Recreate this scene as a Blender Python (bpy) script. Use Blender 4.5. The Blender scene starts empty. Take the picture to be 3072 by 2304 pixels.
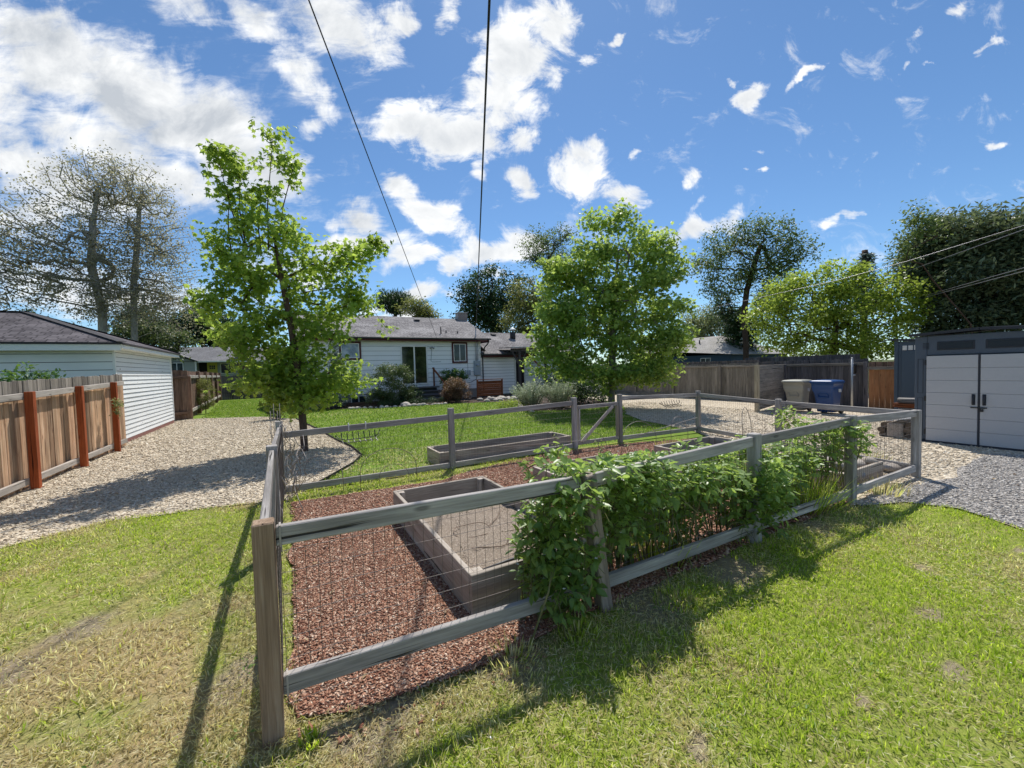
import bpy, math, random
import numpy as np
from mathutils import Vector, Matrix

random.seed(7)
RNG = np.random.default_rng(11)
S = bpy.context.scene
COL = S.collection
rad = math.radians
SUN_AZ, SUN_EL = rad(36), rad(59.5)          # azimuth clockwise from +Y
EYE = np.array([0, 0, 1.65])

# ------------------------------------------------------------------ objects
def tag(o, label=None, cat=None, group=None, kind=None):
    if label: o['label'] = label
    if cat: o['category'] = cat
    if group: o['group'] = group
    if kind: o['kind'] = kind
    return o

def thing(name, label, cat, loc=(0, 0, 0), group=None):
    o = bpy.data.objects.new(name, None)
    o.empty_display_size = .1
    COL.objects.link(o)
    o.location = loc
    return tag(o, label, cat, group)

def wloc(o):
    v = Vector((0, 0, 0))
    while o is not None:
        v += o.location
        o = o.parent
    return v

def link(name, me, mat, parent=None):
    o = bpy.data.objects.new(name, me)
    COL.objects.link(o)
    if mat is not None:
        me.materials.append(mat)
    if parent is not None:
        o.parent = parent
    return o

def np_mesh(name, V, loops, starts, smooth=False, attrs=None):
    """V (n,3), loops flat vertex indices, starts loop_start per face"""
    me = bpy.data.meshes.new(name)
    V = np.ascontiguousarray(V, dtype=np.float32)
    me.vertices.add(len(V))
    me.vertices.foreach_set('co', V.ravel())
    me.loops.add(len(loops))
    me.loops.foreach_set('vertex_index', np.asarray(loops, dtype=np.int32))
    me.polygons.add(len(starts))
    me.polygons.foreach_set('loop_start', np.asarray(starts, dtype=np.int32))
    if smooth:
        me.polygons.foreach_set('use_smooth', np.ones(len(starts), dtype=bool))
    for nm, (typ, arr) in (attrs or {}).items():
        a = me.attributes.new(nm, typ, 'POINT')
        arr = np.ascontiguousarray(arr, dtype=np.float32)
        a.data.foreach_set({'FLOAT': 'value', 'FLOAT_VECTOR': 'vector', 'FLOAT_COLOR': 'color'}[typ], arr.ravel())
    me.update(calc_edges=True)
    return me

class MB:
    """collects shapes in world coordinates, links them as ONE mesh"""
    def __init__(s):
        s.V = []; s.F = []; s.G = []; s.R = []; s.sm = []
    def _add(s, vs, fs, gs, rnd=None, smooth=False):
        b = len(s.V)
        s.V += [tuple(v) for v in vs]
        s.G += [tuple(g) for g in gs]
        r = random.random() if rnd is None else rnd
        s.R += [r] * len(vs)
        s.F += [tuple(b + i for i in f) for f in fs]
        s.sm += [smooth] * len(fs)
    def box(s, c, size, R=None, ch=0., rnd=None):
        hx, hy, hz = size[0] / 2, size[1] / 2, size[2] / 2
        ax = sorted(range(3), key=lambda i: -size[i])
        L = []
        if ch <= 0:
            sg = [(x, y, z) for x in (-1, 1) for y in (-1, 1) for z in (-1, 1)]
            L = [(x * hx, y * hy, z * hz) for x, y, z in sg]
            F = [(0, 1, 3, 2), (4, 6, 7, 5), (0, 4, 5, 1), (2, 3, 7, 6), (0, 2, 6, 4), (1, 5, 7, 3)]
        else:
            ch = min(ch, .45 * min(size))
            idx = {}
            h = (hx, hy, hz)
            for sx in (-1, 1):
                for sy in (-1, 1):
                    for sz in (-1, 1):
                        sgn = (sx, sy, sz)
                        for a in range(3):
                            idx[(sgn, a)] = len(L)
                            L.append(tuple(sgn[i] * (h[i] if i == a else h[i] - ch) for i in range(3)))
            F = []
            for a in range(3):
                b, d = [i for i in range(3) if i != a]
                for sa in (-1, 1):
                    q = []
                    for sb, sd in ((-1, -1), (1, -1), (1, 1), (-1, 1)):
                        g = [0, 0, 0]; g[a] = sa; g[b] = sb; g[d] = sd
                        q.append(idx[(tuple(g), a)])
                    F.append(q)
                for sb in (-1, 1):
                    for sd in (-1, 1):
                        g0 = [0, 0, 0]; g0[a] = -1; g0[b] = sb; g0[d] = sd
                        g1 = list(g0); g1[a] = 1
                        F.append([idx[(tuple(g0), b)], idx[(tuple(g1), b)], idx[(tuple(g1), d)], idx[(tuple(g0), d)]])
            for sx in (-1, 1):
                for sy in (-1, 1):
                    for sz in (-1, 1):
                        F.append([idx[((sx, sy, sz), a)] for a in range(3)])
            F2 = []
            for f in F:
                p = [Vector(L[i]) for i in f]
                n = (p[1] - p[0]).cross(p[2] - p[0])
                if n.dot(sum(p, Vector())) < 0: f = f[::-1]
                F2.append(f)
            F = F2
        off = (random.uniform(-9, 9), random.uniform(-9, 9), random.uniform(-9, 9))
        G = [(v[ax[0]] + off[0], v[ax[1]] + off[1], v[ax[2]] + off[2]) for v in L]
        c = Vector(c)
        W = [c + (R @ Vector(v) if R is not None else Vector(v)) for v in L]
        s._add(W, F, G, rnd)
        return s
    def beam(s, p0, p1, w, h, ch=0., up=(0, 0, 1), rnd=None):
        p0, p1 = Vector(p0), Vector(p1)
        d = p1 - p0
        x = d.normalized()
        y = Vector(up).cross(x)
        if y.length < 1e-4: y = Vector((0, 1, 0))
        y.normalize()
        z = x.cross(y)
        R = Matrix((x, y, z)).transposed()
        return s.box((p0 + p1) / 2, (d.length, w, h), R, ch, rnd)
    def tube(s, pts, r, n=6, cap=True, rnd=None):
        pts = [Vector(p) for p in pts]
        m = len(pts)
        rs = r if isinstance(r, (list, tuple)) else [r] * m
        V, G, F = [], [], []
        prev = None
        t = 0
        for i, p in enumerate(pts):
            d = (pts[min(i + 1, m - 1)] - pts[max(i - 1, 0)])
            d = d.normalized() if d.length > 1e-9 else Vector((0, 0, 1))
            if prev is None:
                a = Vector((0, 0, 1)) if abs(d.z) < .9 else Vector((1, 0, 0))
                u = d.cross(a).normalized()
            else:
                u = (prev - d * prev.dot(d))
                u = u.normalized() if u.length > 1e-6 else d.orthogonal().normalized()
            prev = u
            v = d.cross(u)
            if i: t += (p - pts[i - 1]).length
            for k in range(n):
                a = 2 * math.pi * k / n
                V.append(p + (u * math.cos(a) + v * math.sin(a)) * rs[i])
                G.append((t, math.cos(a) * rs[i], math.sin(a) * rs[i]))
        for i in range(m - 1):
            for k in range(n):
                k2 = (k + 1) % n
                F.append((i * n + k, i * n + k2, (i + 1) * n + k2, (i + 1) * n + k))
        s._add(V, F, G, rnd, True)
        if cap and n > 2:
            b = len(s.V) - len(V)
            s.F += [tuple(b + k for k in range(n))[::-1], tuple(b + (m - 1) * n + k for k in range(n))]
            s.sm += [False, False]
        return s
    def poly(s, pts, u=None, v=None, rnd=None):
        P = [Vector(p) for p in pts]
        u = (P[1] - P[0]).normalized() if u is None else Vector(u).normalized()
        if v is None:
            n = (P[1] - P[0]).cross(P[-1] - P[0]).normalized()
            v = n.cross(u)
        v = Vector(v).normalized()
        G = [(p.dot(u), p.dot(v), 0) for p in P]
        s._add(P, [tuple(range(len(P)))], G, rnd)
        return s
    def slab(s, pts, th, u=None, v=None, rnd=None):
        """polygon with thickness downwards along its normal"""
        P = [Vector(p) for p in pts]
        n = (P[1] - P[0]).cross(P[2] - P[0]).normalized()
        Q = [p - n * th for p in P]
        m = len(P)
        s.poly(P, u, v, rnd)
        s.poly(Q[::-1], u, v, rnd)
        for i in range(m):
            j = (i + 1) % m
            s.poly([P[i], Q[i], Q[j], P[j]])
        return s
    def loft(s, rings, cap=True, smooth=False, rnd=None):
        n = len(rings[0])
        V = [p for r in rings for p in r]
        F = []
        for i in range(len(rings) - 1):
            for k in range(n):
                k2 = (k + 1) % n
                F.append((i * n + k, i * n + k2, (i + 1) * n + k2, (i + 1) * n + k))
        if cap:
            F += [tuple(range(n))[::-1], tuple((len(rings) - 1) * n + k for k in range(n))]
        s._add(V, F, V, rnd, smooth)
        return s
    def lathe(s, prof, c, n=14, rnd=None):
        rings = [[(c[0] + r * math.cos(2 * math.pi * k / n), c[1] + r * math.sin(2 * math.pi * k / n), c[2] + z)
                  for k in range(n)] for r, z in prof]
        return s.loft(rings, True, True, rnd)
    def stone(s, c, r, seed, n=1):
        import bmesh
        rg = random.Random(seed)
        bm = bmesh.new()
        bmesh.ops.create_icosphere(bm, subdivisions=2, radius=1)
        ph = [(rg.uniform(0, 6), rg.uniform(1, 2.4), rg.choice((0, 1, 2))) for _ in range(5)]
        V = []
        a = rg.uniform(0, 6.28)
        for v in bm.verts:
            p = v.co.copy()
            k = 1 + sum(.07 * math.sin(f * 2 * p[ax] + q + p[(ax + 1) % 3]) for q, f, ax in ph)
            p = Vector((p.x * r[0] * k, p.y * r[1] * k, p.z * r[2] * k))
            p = Matrix.Rotation(a, 3, 'Z') @ p
            V.append(Vector(c) + p)
        F = [tuple(v.index for v in f.verts) for f in bm.faces]
        bm.free()
        s._add(V, F, V, None, True)
        return s
    def build(s, name, mat, parent=None, label=None):
        o = wloc(parent) if parent is not None else Vector((0, 0, 0))
        V = np.array(s.V, dtype=np.float32).reshape(-1, 3) - np.array(o, dtype=np.float32)
        loops = [i for f in s.F for i in f]
        ln = np.array([len(f) for f in s.F])
        starts = np.concatenate([[0], np.cumsum(ln)[:-1]])
        me = np_mesh(name, V, loops, starts, False,
                     {'gco': ('FLOAT_VECTOR', np.array(s.G, dtype=np.float32)), 'rnd': ('FLOAT', np.array(s.R, dtype=np.float32))})
        me.polygons.foreach_set('use_smooth', np.array(s.sm, dtype=bool))
        ob = link(name, me, mat, parent)
        if label: ob['label'] = label
        return ob

def single(mb, name, mat, label, cat, loc, group=None):
    """a thing that is one mesh, its origin at its base"""
    e = Vector(loc)
    mb.V = [tuple(Vector(v) - e) for v in mb.V]
    o = mb.build(name, mat)
    o.location = e
    return tag(o, label, cat, group)

# ------------------------------------------------------------------ materials
class NT:
    def __init__(s, nt):
        s.nt = nt; s.n = nt.nodes; s.l = nt.links
    def new(s, typ, ins=None, **kw):
        nd = s.n.new(typ)
        for k, v in kw.items(): setattr(nd, k, v)
        for k, v in (ins or {}).items():
            sk = nd.inputs[k]
            if hasattr(v, 'is_linked') or isinstance(v, bpy.types.NodeSocket): s.l.new(v, sk)
            else: sk.default_value = v
        return nd
    def math(s, op, a, b=0., c=0., clamp=False):
        return s.new('ShaderNodeMath', {0: a, 1: b, 2: c}, operation=op, use_clamp=clamp).outputs[0]
    def vmath(s, op, a, b=(0, 0, 0)):
        nd = s.new('ShaderNodeVectorMath', {0: a, 1: b}, operation=op)
        return nd.outputs[1] if op in ('LENGTH', 'DOT_PRODUCT', 'DISTANCE') else nd.outputs[0]
    def noise(s, vec, scale, detail=4, rough=.55, dist=0., dim='3D'):
        return s.new('ShaderNodeTexNoise', {'Vector': vec, 'Scale': scale, 'Detail': detail, 'Roughness': rough, 'Distortion': dist}, noise_dimensions=dim).outputs[0]
    def ramp(s, fac, stops, interp='LINEAR'):
        nd = s.new('ShaderNodeValToRGB', {0: fac})
        cr = nd.color_ramp
        cr.interpolation = interp
        while len(cr.elements) < len(stops): cr.elements.new(.5)
        for e, (p, c) in zip(cr.elements, stops):
            e.position = p
            e.color = (*c, 1) if len(c) == 3 else c
        return nd.outputs[0]
    def mix(s, fac, a, b, blend='MIX'):
        nd = s.new('ShaderNodeMix', data_type='RGBA', blend_type=blend)
        for sk, v in ((nd.inputs[0], fac), (nd.inputs[6], a), (nd.inputs[7], b)):
            if isinstance(v, bpy.types.NodeSocket): s.l.new(v, sk)
            else: sk.default_value = v if not isinstance(v, tuple) or len(v) == 4 else (*v, 1)
        return nd.outputs[2]
    def smap(s, v, a, b, lo=0., hi=1., smooth=True):
        return s.new('ShaderNodeMapRange', {0: v, 1: a, 2: b, 3: lo, 4: hi}, interpolation_type='SMOOTHSTEP' if smooth else 'LINEAR').outputs[0]
    def attr(s, nm):
        return s.new('ShaderNodeAttribute', attribute_name=nm)
    def geo(s):
        return s.new('ShaderNodeNewGeometry').outputs['Position']
    def bump(s, h, strength=.5, dist=.01):
        return s.new('ShaderNodeBump', {'Height': h, 'Strength': strength, 'Distance': dist}).outputs[0]

def new_mat(name):
    m = bpy.data.materials.new(name)
    m.use_nodes = True
    m.node_tree.nodes.clear()
    return m, NT(m.node_tree)

def finish(t, color, rough=.7, normal=None, metal=0., spec=.3, trans=None):
    ins = {'Base Color': color if isinstance(color, bpy.types.NodeSocket) or len(color) == 4 else (*color, 1),
           'Roughness': rough, 'Metallic': metal, 'Specular IOR Level': spec}
    p = t.new('ShaderNodeBsdfPrincipled', ins)
    if normal is not None: t.l.new(normal, p.inputs['Normal'])
    out = t.new('ShaderNodeOutputMaterial')
    t.l.new(p.outputs[0], out.inputs[0])
    return p

def mat_plain(name, col, rough=.6, metal=0., spec=.3, var=.12, scale=6., bump=.15):
    m, t = new_mat(name)
    g = t.geo()
    n = t.noise(g, scale, 5, .6)
    n2 = t.noise(g, scale * 9, 3, .6)
    f = t.math('ADD', t.math('MULTIPLY', n, .7), t.math('MULTIPLY', n2, .3))
    c = t.mix(f, tuple(x * (1 - var * 1.5) for x in col), tuple(min(1, x * (1 + var * 1.5)) for x in col))
    finish(t, c, rough, t.bump(n2, bump, .004), metal, spec)
    return m

def mat_wood(name, cols, vary=.35, weather=None, rough=.8, fine=1.):
    """cols: dark, mid, light; grain runs along gco.x"""
    m, t = new_mat(name)
    g = t.attr('gco').outputs['Vector']
    r = t.attr('rnd').outputs['Fac']
    v = t.vmath('MULTIPLY', g, (1.3 * fine, 26 * fine, 26 * fine))
    n1 = t.noise(v, 1., 6, .62, .6)
    v2 = t.vmath('MULTIPLY', g, (4., 130., 130.))
    n2 = t.noise(v2, 1., 3, .6)
    blot = t.noise(t.vmath('MULTIPLY', g, (1.6, 5., 5.)), 1., 4, .6)
    knot = t.new('ShaderNodeTexVoronoi', {'Vector': t.vmath('MULTIPLY', g, (2.2, 7.5, 7.5)), 'Scale': 1.}).outputs['Distance']
    kn = t.smap(knot, .05, .14)
    f = t.math('ADD', t.math('MULTIPLY', n1, .62), t.math('MULTIPLY', n2, .38))
    c = t.ramp(f, [(.28, cols[0]), (.5, cols[1]), (.72, cols[2])])
    c = t.mix(t.smap(blot, .35, .7, 0, .55), c, tuple(x * .55 for x in cols[1]))
    c = t.mix(t.math('MULTIPLY', t.math('SUBTRACT', 1., kn), .65), c, tuple(x * .5 for x in cols[0]))
    crack = t.smap(t.noise(t.vmath('MULTIPLY', g, (1.1, 42., 42.)), 1., 2, .5), .30, .36)
    c = t.mix(t.math('SUBTRACT', 1., crack), c, tuple(x * .25 for x in cols[0]))
    br = t.math('ADD', t.math('MULTIPLY', r, vary * 2), 1 - vary)
    c = t.mix(1., c, t.new('ShaderNodeCombineColor', {0: br, 1: br, 2: br}).outputs[0], 'MULTIPLY')
    h = t.math('ADD', t.math('MULTIPLY', crack, .6), f)
    finish(t, c, rough, t.bump(h, .55, .006), 0, .2)
    return m

def mat_siding(name, col, peel=0., peelcol=(.25, .2, .14), dirt=.25):
    m, t = new_mat(name)
    g = t.geo()
    n = t.noise(g, 1.4, 5, .6)
    n2 = t.noise(t.vmath('MULTIPLY', g, (9., 9., 30.)), 1., 4, .6)
    c = t.mix(t.smap(n, .3, .75, 0, dirt), col, tuple(x * .62 for x in col))
    c = t.mix(t.math('MULTIPLY', n2, .22), c, tuple(x * .7 for x in col))
    if peel:
        pn = t.noise(t.vmath('MULTIPLY', g, (5., 5., 16.)), 1., 5, .65)
        c = t.mix(t.smap(pn, .70 - peel * .1, .73 - peel * .1), c, peelcol)
    finish(t, c, .62, t.bump(n2, .2, .003), 0, .3)
    return m

def mat_shingle(name, a, b, mortar):
    m, t = new_mat(name)
    g = t.attr('gco').outputs['Vector']
    br = t.new('ShaderNodeTexBrick', {'Vector': g, 'Color1': (*a, 1), 'Color2': (*b, 1), 'Mortar': (*mortar, 1), 'Scale': 1.,
               'Mortar Size': .014, 'Mortar Smooth': .2, 'Brick Width': .22, 'Row Height': .14}, offset=.37, squash=.8, squash_frequency=3)
    n = t.noise(g, 14., 4, .7)
    n3 = t.noise(g, .8, 3, .5)
    c = t.mix(t.math('MULTIPLY', n, .7), br.outputs[0], tuple(x * .5 for x in a))
    c = t.mix(t.smap(n3, .4, .75, 0, .3), c, tuple(min(1, x * 1.4) for x in b))
    h = t.math('SUBTRACT', t.math('MULTIPLY', n, .3), br.outputs['Fac'])
    finish(t, c, .9, t.bump(h, .7, .01), 0, .15)
    return m

def mat_leaf(name, dark, mid, light, trans=.45, tcol=None, rough=.45, spec=.35):
    m, t = new_mat(name)
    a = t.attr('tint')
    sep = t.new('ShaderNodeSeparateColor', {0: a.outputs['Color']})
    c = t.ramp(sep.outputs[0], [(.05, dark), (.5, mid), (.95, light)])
    tc = tcol or tuple(min(1, x * 1.5) for x in light)
    tcr = t.ramp(sep.outputs[0], [(.05, tuple(x * .6 for x in tc)), (.95, tc)])
    p = t.new('ShaderNodeBsdfPrincipled', {'Base Color': c, 'Roughness': rough, 'Specular IOR Level': spec})
    tr = t.new('ShaderNodeBsdfTranslucent', {'Color': tcr})
    mx = t.new('ShaderNodeMixShader', {0: trans, 1: p.outputs[0], 2: tr.outputs[0]})
    out = t.new('ShaderNodeOutputMaterial')
    t.l.new(mx.outputs[0], out.inputs[0])
    return m

def mat_bark(name, a, b, scale=1., patch=0.):
    m, t = new_mat(name)
    g = t.attr('gco').outputs['Vector']
    n = t.noise(t.vmath('MULTIPLY', g, (5., 26., 26.)), scale, 6, .65, .4)
    c = t.ramp(n, [(.3, a), (.7, b)])
    if patch:
        pn = t.noise(t.geo(), 2.2, 3, .5)
        c = t.mix(t.smap(pn, .5, .56, 0, patch), c, (.42, .38, .30))
    finish(t, c, .85, t.bump(n, .9, .02), 0, .15)
    return m

def mat_ground(name, cells, stops, gap=.35, noise_mix=.4, bumpd=.02, bumps=1., big=None, rough=.85, stretch=(1, 1, 1), warp=.0):
    """pebbles or chips: voronoi cells with a colour each and dark gaps"""
    m, t = new_mat(name)
    g = t.vmath('MULTIPLY', t.geo(), stretch)
    if warp:
        wv = t.new('ShaderNodeTexNoise', {'Vector': g, 'Scale': cells * .4, 'Detail': 2.}).outputs[1]
        g = t.vmath('ADD', g, t.vmath('SCALE', wv, (0, 0, 0)))
    vo = t.new('ShaderNodeTexVoronoi', {'Vector': g, 'Scale': cells, 'Randomness': 1.})
    sep = t.new('ShaderNodeSeparateColor', {0: vo.outputs['Color']})
    c = t.ramp(sep.outputs[0], stops)
    vo2 = t.new('ShaderNodeTexVoronoi', {'Vector': t.vmath('ADD', g, (3.3, 1.7, 2.2)), 'Scale': cells * 2.3})
    sep2 = t.new('ShaderNodeSeparateColor', {0: vo2.outputs['Color']})
    c2 = t.ramp(sep2.outputs[1], stops)
    pick = t.smap(t.noise(g, cells * .35, 3, .6), .5, .56)
    c = t.mix(pick, c, c2)
    d = t.mix(pick, vo.outputs['Distance'], vo2.outputs['Distance'])
    dsh = t.smap(d, .35, .75)
    c = t.mix(t.math('MULTIPLY', dsh, gap), c, (.03, .025, .02))
    bn = t.noise(t.geo(), .55, 4, .6)
    c = t.mix(t.smap(bn, .38, .68, 0, noise_mix), c, big or tuple(x * .6 for x in stops[1][1]))
    h = t.math('SUBTRACT', 1., d)
    finish(t, c, rough, t.bump(h, bumps, bumpd), 0, .2)
    return m

M = {}
M['fence_grey'] = mat_wood('weathered_grey_wood', [(.16, .142, .13), (.38, .35, .325), (.64, .60, .56)], .18)
M['post_brown'] = mat_wood('weathered_brown_post', [(.10, .062, .04), (.31, .21, .14), (.52, .40, .30)], .12)
M['old_post'] = mat_wood('grey_brown_post', [(.12, .09, .07), (.28, .225, .185), (.46, .40, .35)], .12)
M['bed_board'] = mat_wood('bed_board_wood', [(.20, .16, .13), (.45, .385, .32), (.68, .62, .54)], .15)
M['picket'] = mat_wood('sunbleached_picket', [(.25, .09, .04), (.53, .335, .205), (.77, .61, .44)], .48)
M['picket_top'] = mat_wood('grey_picket_top', [(.13, .11, .09), (.30, .26, .22), (.46, .41, .36)], .3)
M['red_post'] = mat_wood('rust_stained_post', [(.16, .035, .012), (.36, .085, .028), (.46, .15, .06)], .15)
M['rail_pale'] = mat_wood('pale_weathered_rail', [(.26, .22, .19), (.47, .42, .37), (.62, .57, .52)], .12)
M['dark_fence'] = mat_wood('dark_old_fence', [(.08, .045, .034), (.21, .125, .09), (.36, .24, .17)], .35)
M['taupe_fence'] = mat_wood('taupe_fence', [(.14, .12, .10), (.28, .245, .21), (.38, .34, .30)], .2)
M['shade_fence'] = mat_wood('shaded_fence', [(.06, .055, .058), (.12, .11, .115), (.2, .185, .18)], .25)  # dark wood, the shade on the fences put into its colour
M['cedar'] = mat_wood('orange_cedar', [(.22, .085, .035), (.42, .19, .085), (.52, .27, .13)], .22)
M['tan_post'] = mat_wood('tan_post', [(.25, .2, .13), (.45, .38, .27), (.58, .5, .37)], .1)
M['brown_screen'] = mat_wood('brown_screen_wood', [(.09, .03, .014), (.24, .085, .04), (.36, .15, .07)], .3)
M['porch_wood'] = mat_wood('dark_porch_wood', [(.04, .035, .035), (.085, .075, .075), (.14, .125, .12)], .15)
M['house_siding'] = mat_siding('white_house_siding', (.94, .95, .96), dirt=.04)
M['garage_siding'] = mat_siding('peeling_white_siding', (.84, .85, .84), peel=.45, dirt=.18)
M['garage_front'] = mat_siding('pale_blue_white_siding', (.78, .82, .81), peel=.25, dirt=.2)
M['grey_siding'] = mat_siding('grey_green_siding', (.34, .38, .36))
M['blue_siding'] = mat_siding('dark_blue_siding', (.035, .07, .115))
M['white_trim'] = mat_plain('white_trim_paint', (.82, .82, .82), .5, var=.06)
M['cream_trim'] = mat_plain('cream_trim_paint', (.74, .76, .73), .55, var=.08)
M['backing'] = mat_plain('siding_shadow_gap_backing', (.16, .17, .19), .9)  # backing darkened so the gaps under the laps read as shade
M['maroon'] = mat_plain('maroon_trim_paint', (.085, .016, .02), .5)
M['red_trim'] = mat_plain('red_trim_paint', (.22, .05, .045), .5)  # red window trim of the blue house
M['black_metal'] = mat_plain('black_metal', (.018, .018, .02), .45, spec=.5)
M['wire'] = mat_plain('galvanised_wire', (.24, .21, .19), .5, metal=.3, spec=.4)
M['mesh_wire'] = mat_plain('dull_mesh_wire', (.15, .125, .11), .55, metal=.2, spec=.4)
M['wire_rust'] = mat_plain('rusty_wire', (.17, .14, .12), .6, metal=.3)
M['cable'] = mat_plain('cable_sheath', (.02, .022, .03), .5)
M['steel_cable'] = mat_plain('bare_cable', (.22, .22, .24), .4, metal=.5)
M['grey_box'] = mat_plain('grey_meter_paint', (.33, .38, .42), .5)
M['galv'] = mat_plain('galvanised_pipe', (.42, .43, .44), .4, metal=.5)
M['roof_garage'] = mat_shingle('purple_grey_shingle', (.095, .083, .088), (.205, .183, .19), (.018, .016, .018))
M['roof_house'] = mat_shingle('grey_house_shingle', (.20, .185, .185), (.42, .395, .385), (.08, .075, .075))
M['roof_far'] = mat_shingle('far_grey_shingle', (.20, .195, .2), (.27, .265, .27), (.12, .12, .12))
M['roof_pale'] = mat_shingle('pale_shingle', (.40, .38, .35), (.52, .49, .46), (.28, .26, .24))
M['roof_edge'] = mat_plain('dark_roof_edge', (.05, .047, .05), .8)
M['yellow_door'] = mat_plain('yellow_door_paint', (.55, .50, .09), .5)
M['dark_opening'] = mat_plain('shaded_opening_panel', (.02, .016, .02), .8)  # near-black, the shade inside open doorways and porches put into the colour
M['concrete'] = mat_plain('concrete', (.30, .29, .27), .85, scale=9, var=.2)
M['steps'] = mat_plain('weathered_grey_steps', (.13, .13, .145), .8, var=.2)
M['shed_dark'] = mat_plain('slate_blue_resin', (.085, .105, .135), .55, var=.08, scale=30)
M['shed_roof'] = mat_plain('charcoal_resin', (.035, .038, .048), .6)
M['shed_door'] = mat_plain('light_grey_resin', (.47, .465, .475), .5, var=.05, scale=30)
M['shed_groove'] = mat_plain('grey_resin_groove', (.2, .215, .24), .6)
M['shed2'] = mat_plain('teal_slate_resin', (.06, .085, .115), .55, var=.08, scale=30)
M['bin_tan'] = mat_plain('tan_plastic', (.31, .30, .26), .5, var=.08)
M['bin_blue'] = mat_plain('blue_plastic', (.008, .055, .20), .4, var=.08, spec=.5)
M['rubber'] = mat_plain('black_rubber', (.02, .02, .02), .7)
M['sticker'] = mat_plain('pale_sticker', (.6, .6, .58), .5)
M['brick_red'] = mat_plain('red_brick_edge', (.25, .12, .1), .9)
M['hose'] = mat_plain('black_hose', (.03, .03, .035), .5, spec=.5)
M['hose_tan'] = mat_plain('drip_line', (.24, .17, .12), .6)
M['stone'] = mat_plain('river_stone', (.43, .37, .31), .8, var=.3, scale=5, bump=.4)
M['stone_grey'] = mat_plain('grey_river_stone', (.30, .30, .31), .8, var=.3, scale=5, bump=.4)
M['stone_pale'] = mat_plain('pale_edging_stone', (.50, .45, .39), .8, var=.2, scale=5, bump=.4)
M['log_end'] = mat_wood('old_log_end', [(.16, .13, .11), (.33, .28, .24), (.45, .4, .34)], .15)
M['log_bark'] = mat_wood('dark_log', [(.05, .035, .025), (.12, .085, .06), (.2, .15, .11)], .3)
M['white_sheet'] = mat_plain('white_board', (.78, .76, .76), .6)
M['flower'] = mat_plain('white_petals', (.85, .84, .82), .6, var=.05)

def mat_glass(name, tint=(.012, .02, .025), curtain=None):
    m, t = new_mat(name)
    n = t.noise(t.geo(), 2.5, 4, .6)
    c = t.mix(t.smap(n, .35, .7), tint, curtain or tuple(x * 2.6 for x in tint))
    finish(t, c, .08, None, 0, .5)
    return m
M['glass'] = mat_glass('window_glass')
M['glass_dark'] = mat_plain('smoked_glass', (.02, .026, .036), .25, spec=.25)
M['glass_green'] = mat_glass('door_glass', (.012, .016, .012), (.05, .065, .03))
M['glass_pale'] = mat_glass('pale_window_glass', (.16, .2, .27), (.5, .56, .66))

def mat_brick(name):
    m, t = new_mat(name)
    g = t.attr('gco').outputs['Vector']
    br = t.new('ShaderNodeTexBrick', {'Vector': g, 'Color1': (.16, .10, .09, 1), 'Color2': (.25, .18, .16, 1), 'Mortar': (.36, .34, .33, 1), 'Scale': 1.,
               'Mortar Size': .012, 'Brick Width': .21, 'Row Height': .075})
    finish(t, br.outputs[0], .9, t.bump(br.outputs['Fac'], -.5, .01), 0, .1)
    return m
M['brick'] = mat_brick('chimney_brick')

# ground materials
M['gravel'] = mat_ground('tan_gravel', 34., [(.0, (.24, .19, .14)), (.3, (.60, .49, .35)), (.65, (.80, .68, .51)), (1., (.92, .85, .72))],
                         gap=.5, noise_mix=.3, bumpd=.012, big=(.62, .51, .37))
M['gravel_grey'] = mat_ground('grey_gravel', 46., [(.0, (.16, .145, .135)), (.35, (.38, .345, .31)), (.7, (.58, .535, .485)), (1., (.80, .75, .68))],
                              gap=.6, noise_mix=.3, bumpd=.014, big=(.34, .32, .31))
M['mulch'] = mat_ground('red_brown_mulch', 42., [(.0, (.13, .05, .035)), (.35, (.36, .16, .105)), (.7, (.54, .30, .20)), (1., (.72, .52, .40))],
                        gap=.7, noise_mix=.3, bumpd=.015, big=(.30, .14, .09))
M['bark_bed'] = mat_ground('dark_bed_mulch', 40., [(.0, (.03, .022, .018)), (.35, (.08, .06, .045)), (.7, (.15, .12, .095)), (1., (.3, .26, .22))],
                           gap=.7, noise_mix=.3, bumpd=.03)
M['dry_soil'] = mat_ground('dusty_soil', 120., [(.0, (.30, .23, .16)), (.35, (.45, .37, .27)), (.7, (.56, .47, .36)), (1., (.68, .60, .48))], gap=.35, noise_mix=.3, bumpd=.006, big=(.36, .28, .19))
M['soil'] = mat_ground('dry_bed_soil', 150., [(.0, (.22, .165, .12)), (.35, (.38, .295, .225)), (.7, (.50, .40, .31)), (1., (.66, .56, .45))],
                       gap=.4, noise_mix=.4, bumpd=.008, big=(.36, .29, .23))

def mat_chip(name, stops, rough=.85):
    m, t = new_mat(name)
    a = t.new('ShaderNodeSeparateColor', {0: t.attr('tint').outputs['Color']})
    c = t.ramp(a.outputs[0], stops)
    n = t.noise(t.geo(), 90., 3, .6)
    c = t.mix(t.math('MULTIPLY', n, .5), c, tuple(x * .45 for x in stops[1][1]))
    finish(t, c, rough, None, 0, .2)
    return m
M['chip'] = mat_chip('mulch_chip', [(.0, (.16, .06, .04)), (.38, (.37, .17, .105)), (.66, (.58, .36, .245)), (1., (.88, .71, .55))])
M['pebble'] = mat_chip('tan_pebble', [(.0, (.30, .24, .18)), (.35, (.62, .51, .37)), (.7, (.82, .71, .54)), (1., (.94, .88, .76))])
M['pebble_grey'] = mat_chip('grey_pebble', [(.0, (.17, .15, .14)), (.35, (.40, .365, .33)), (.7, (.62, .575, .525)), (1., (.86, .81, .74))])

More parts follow.
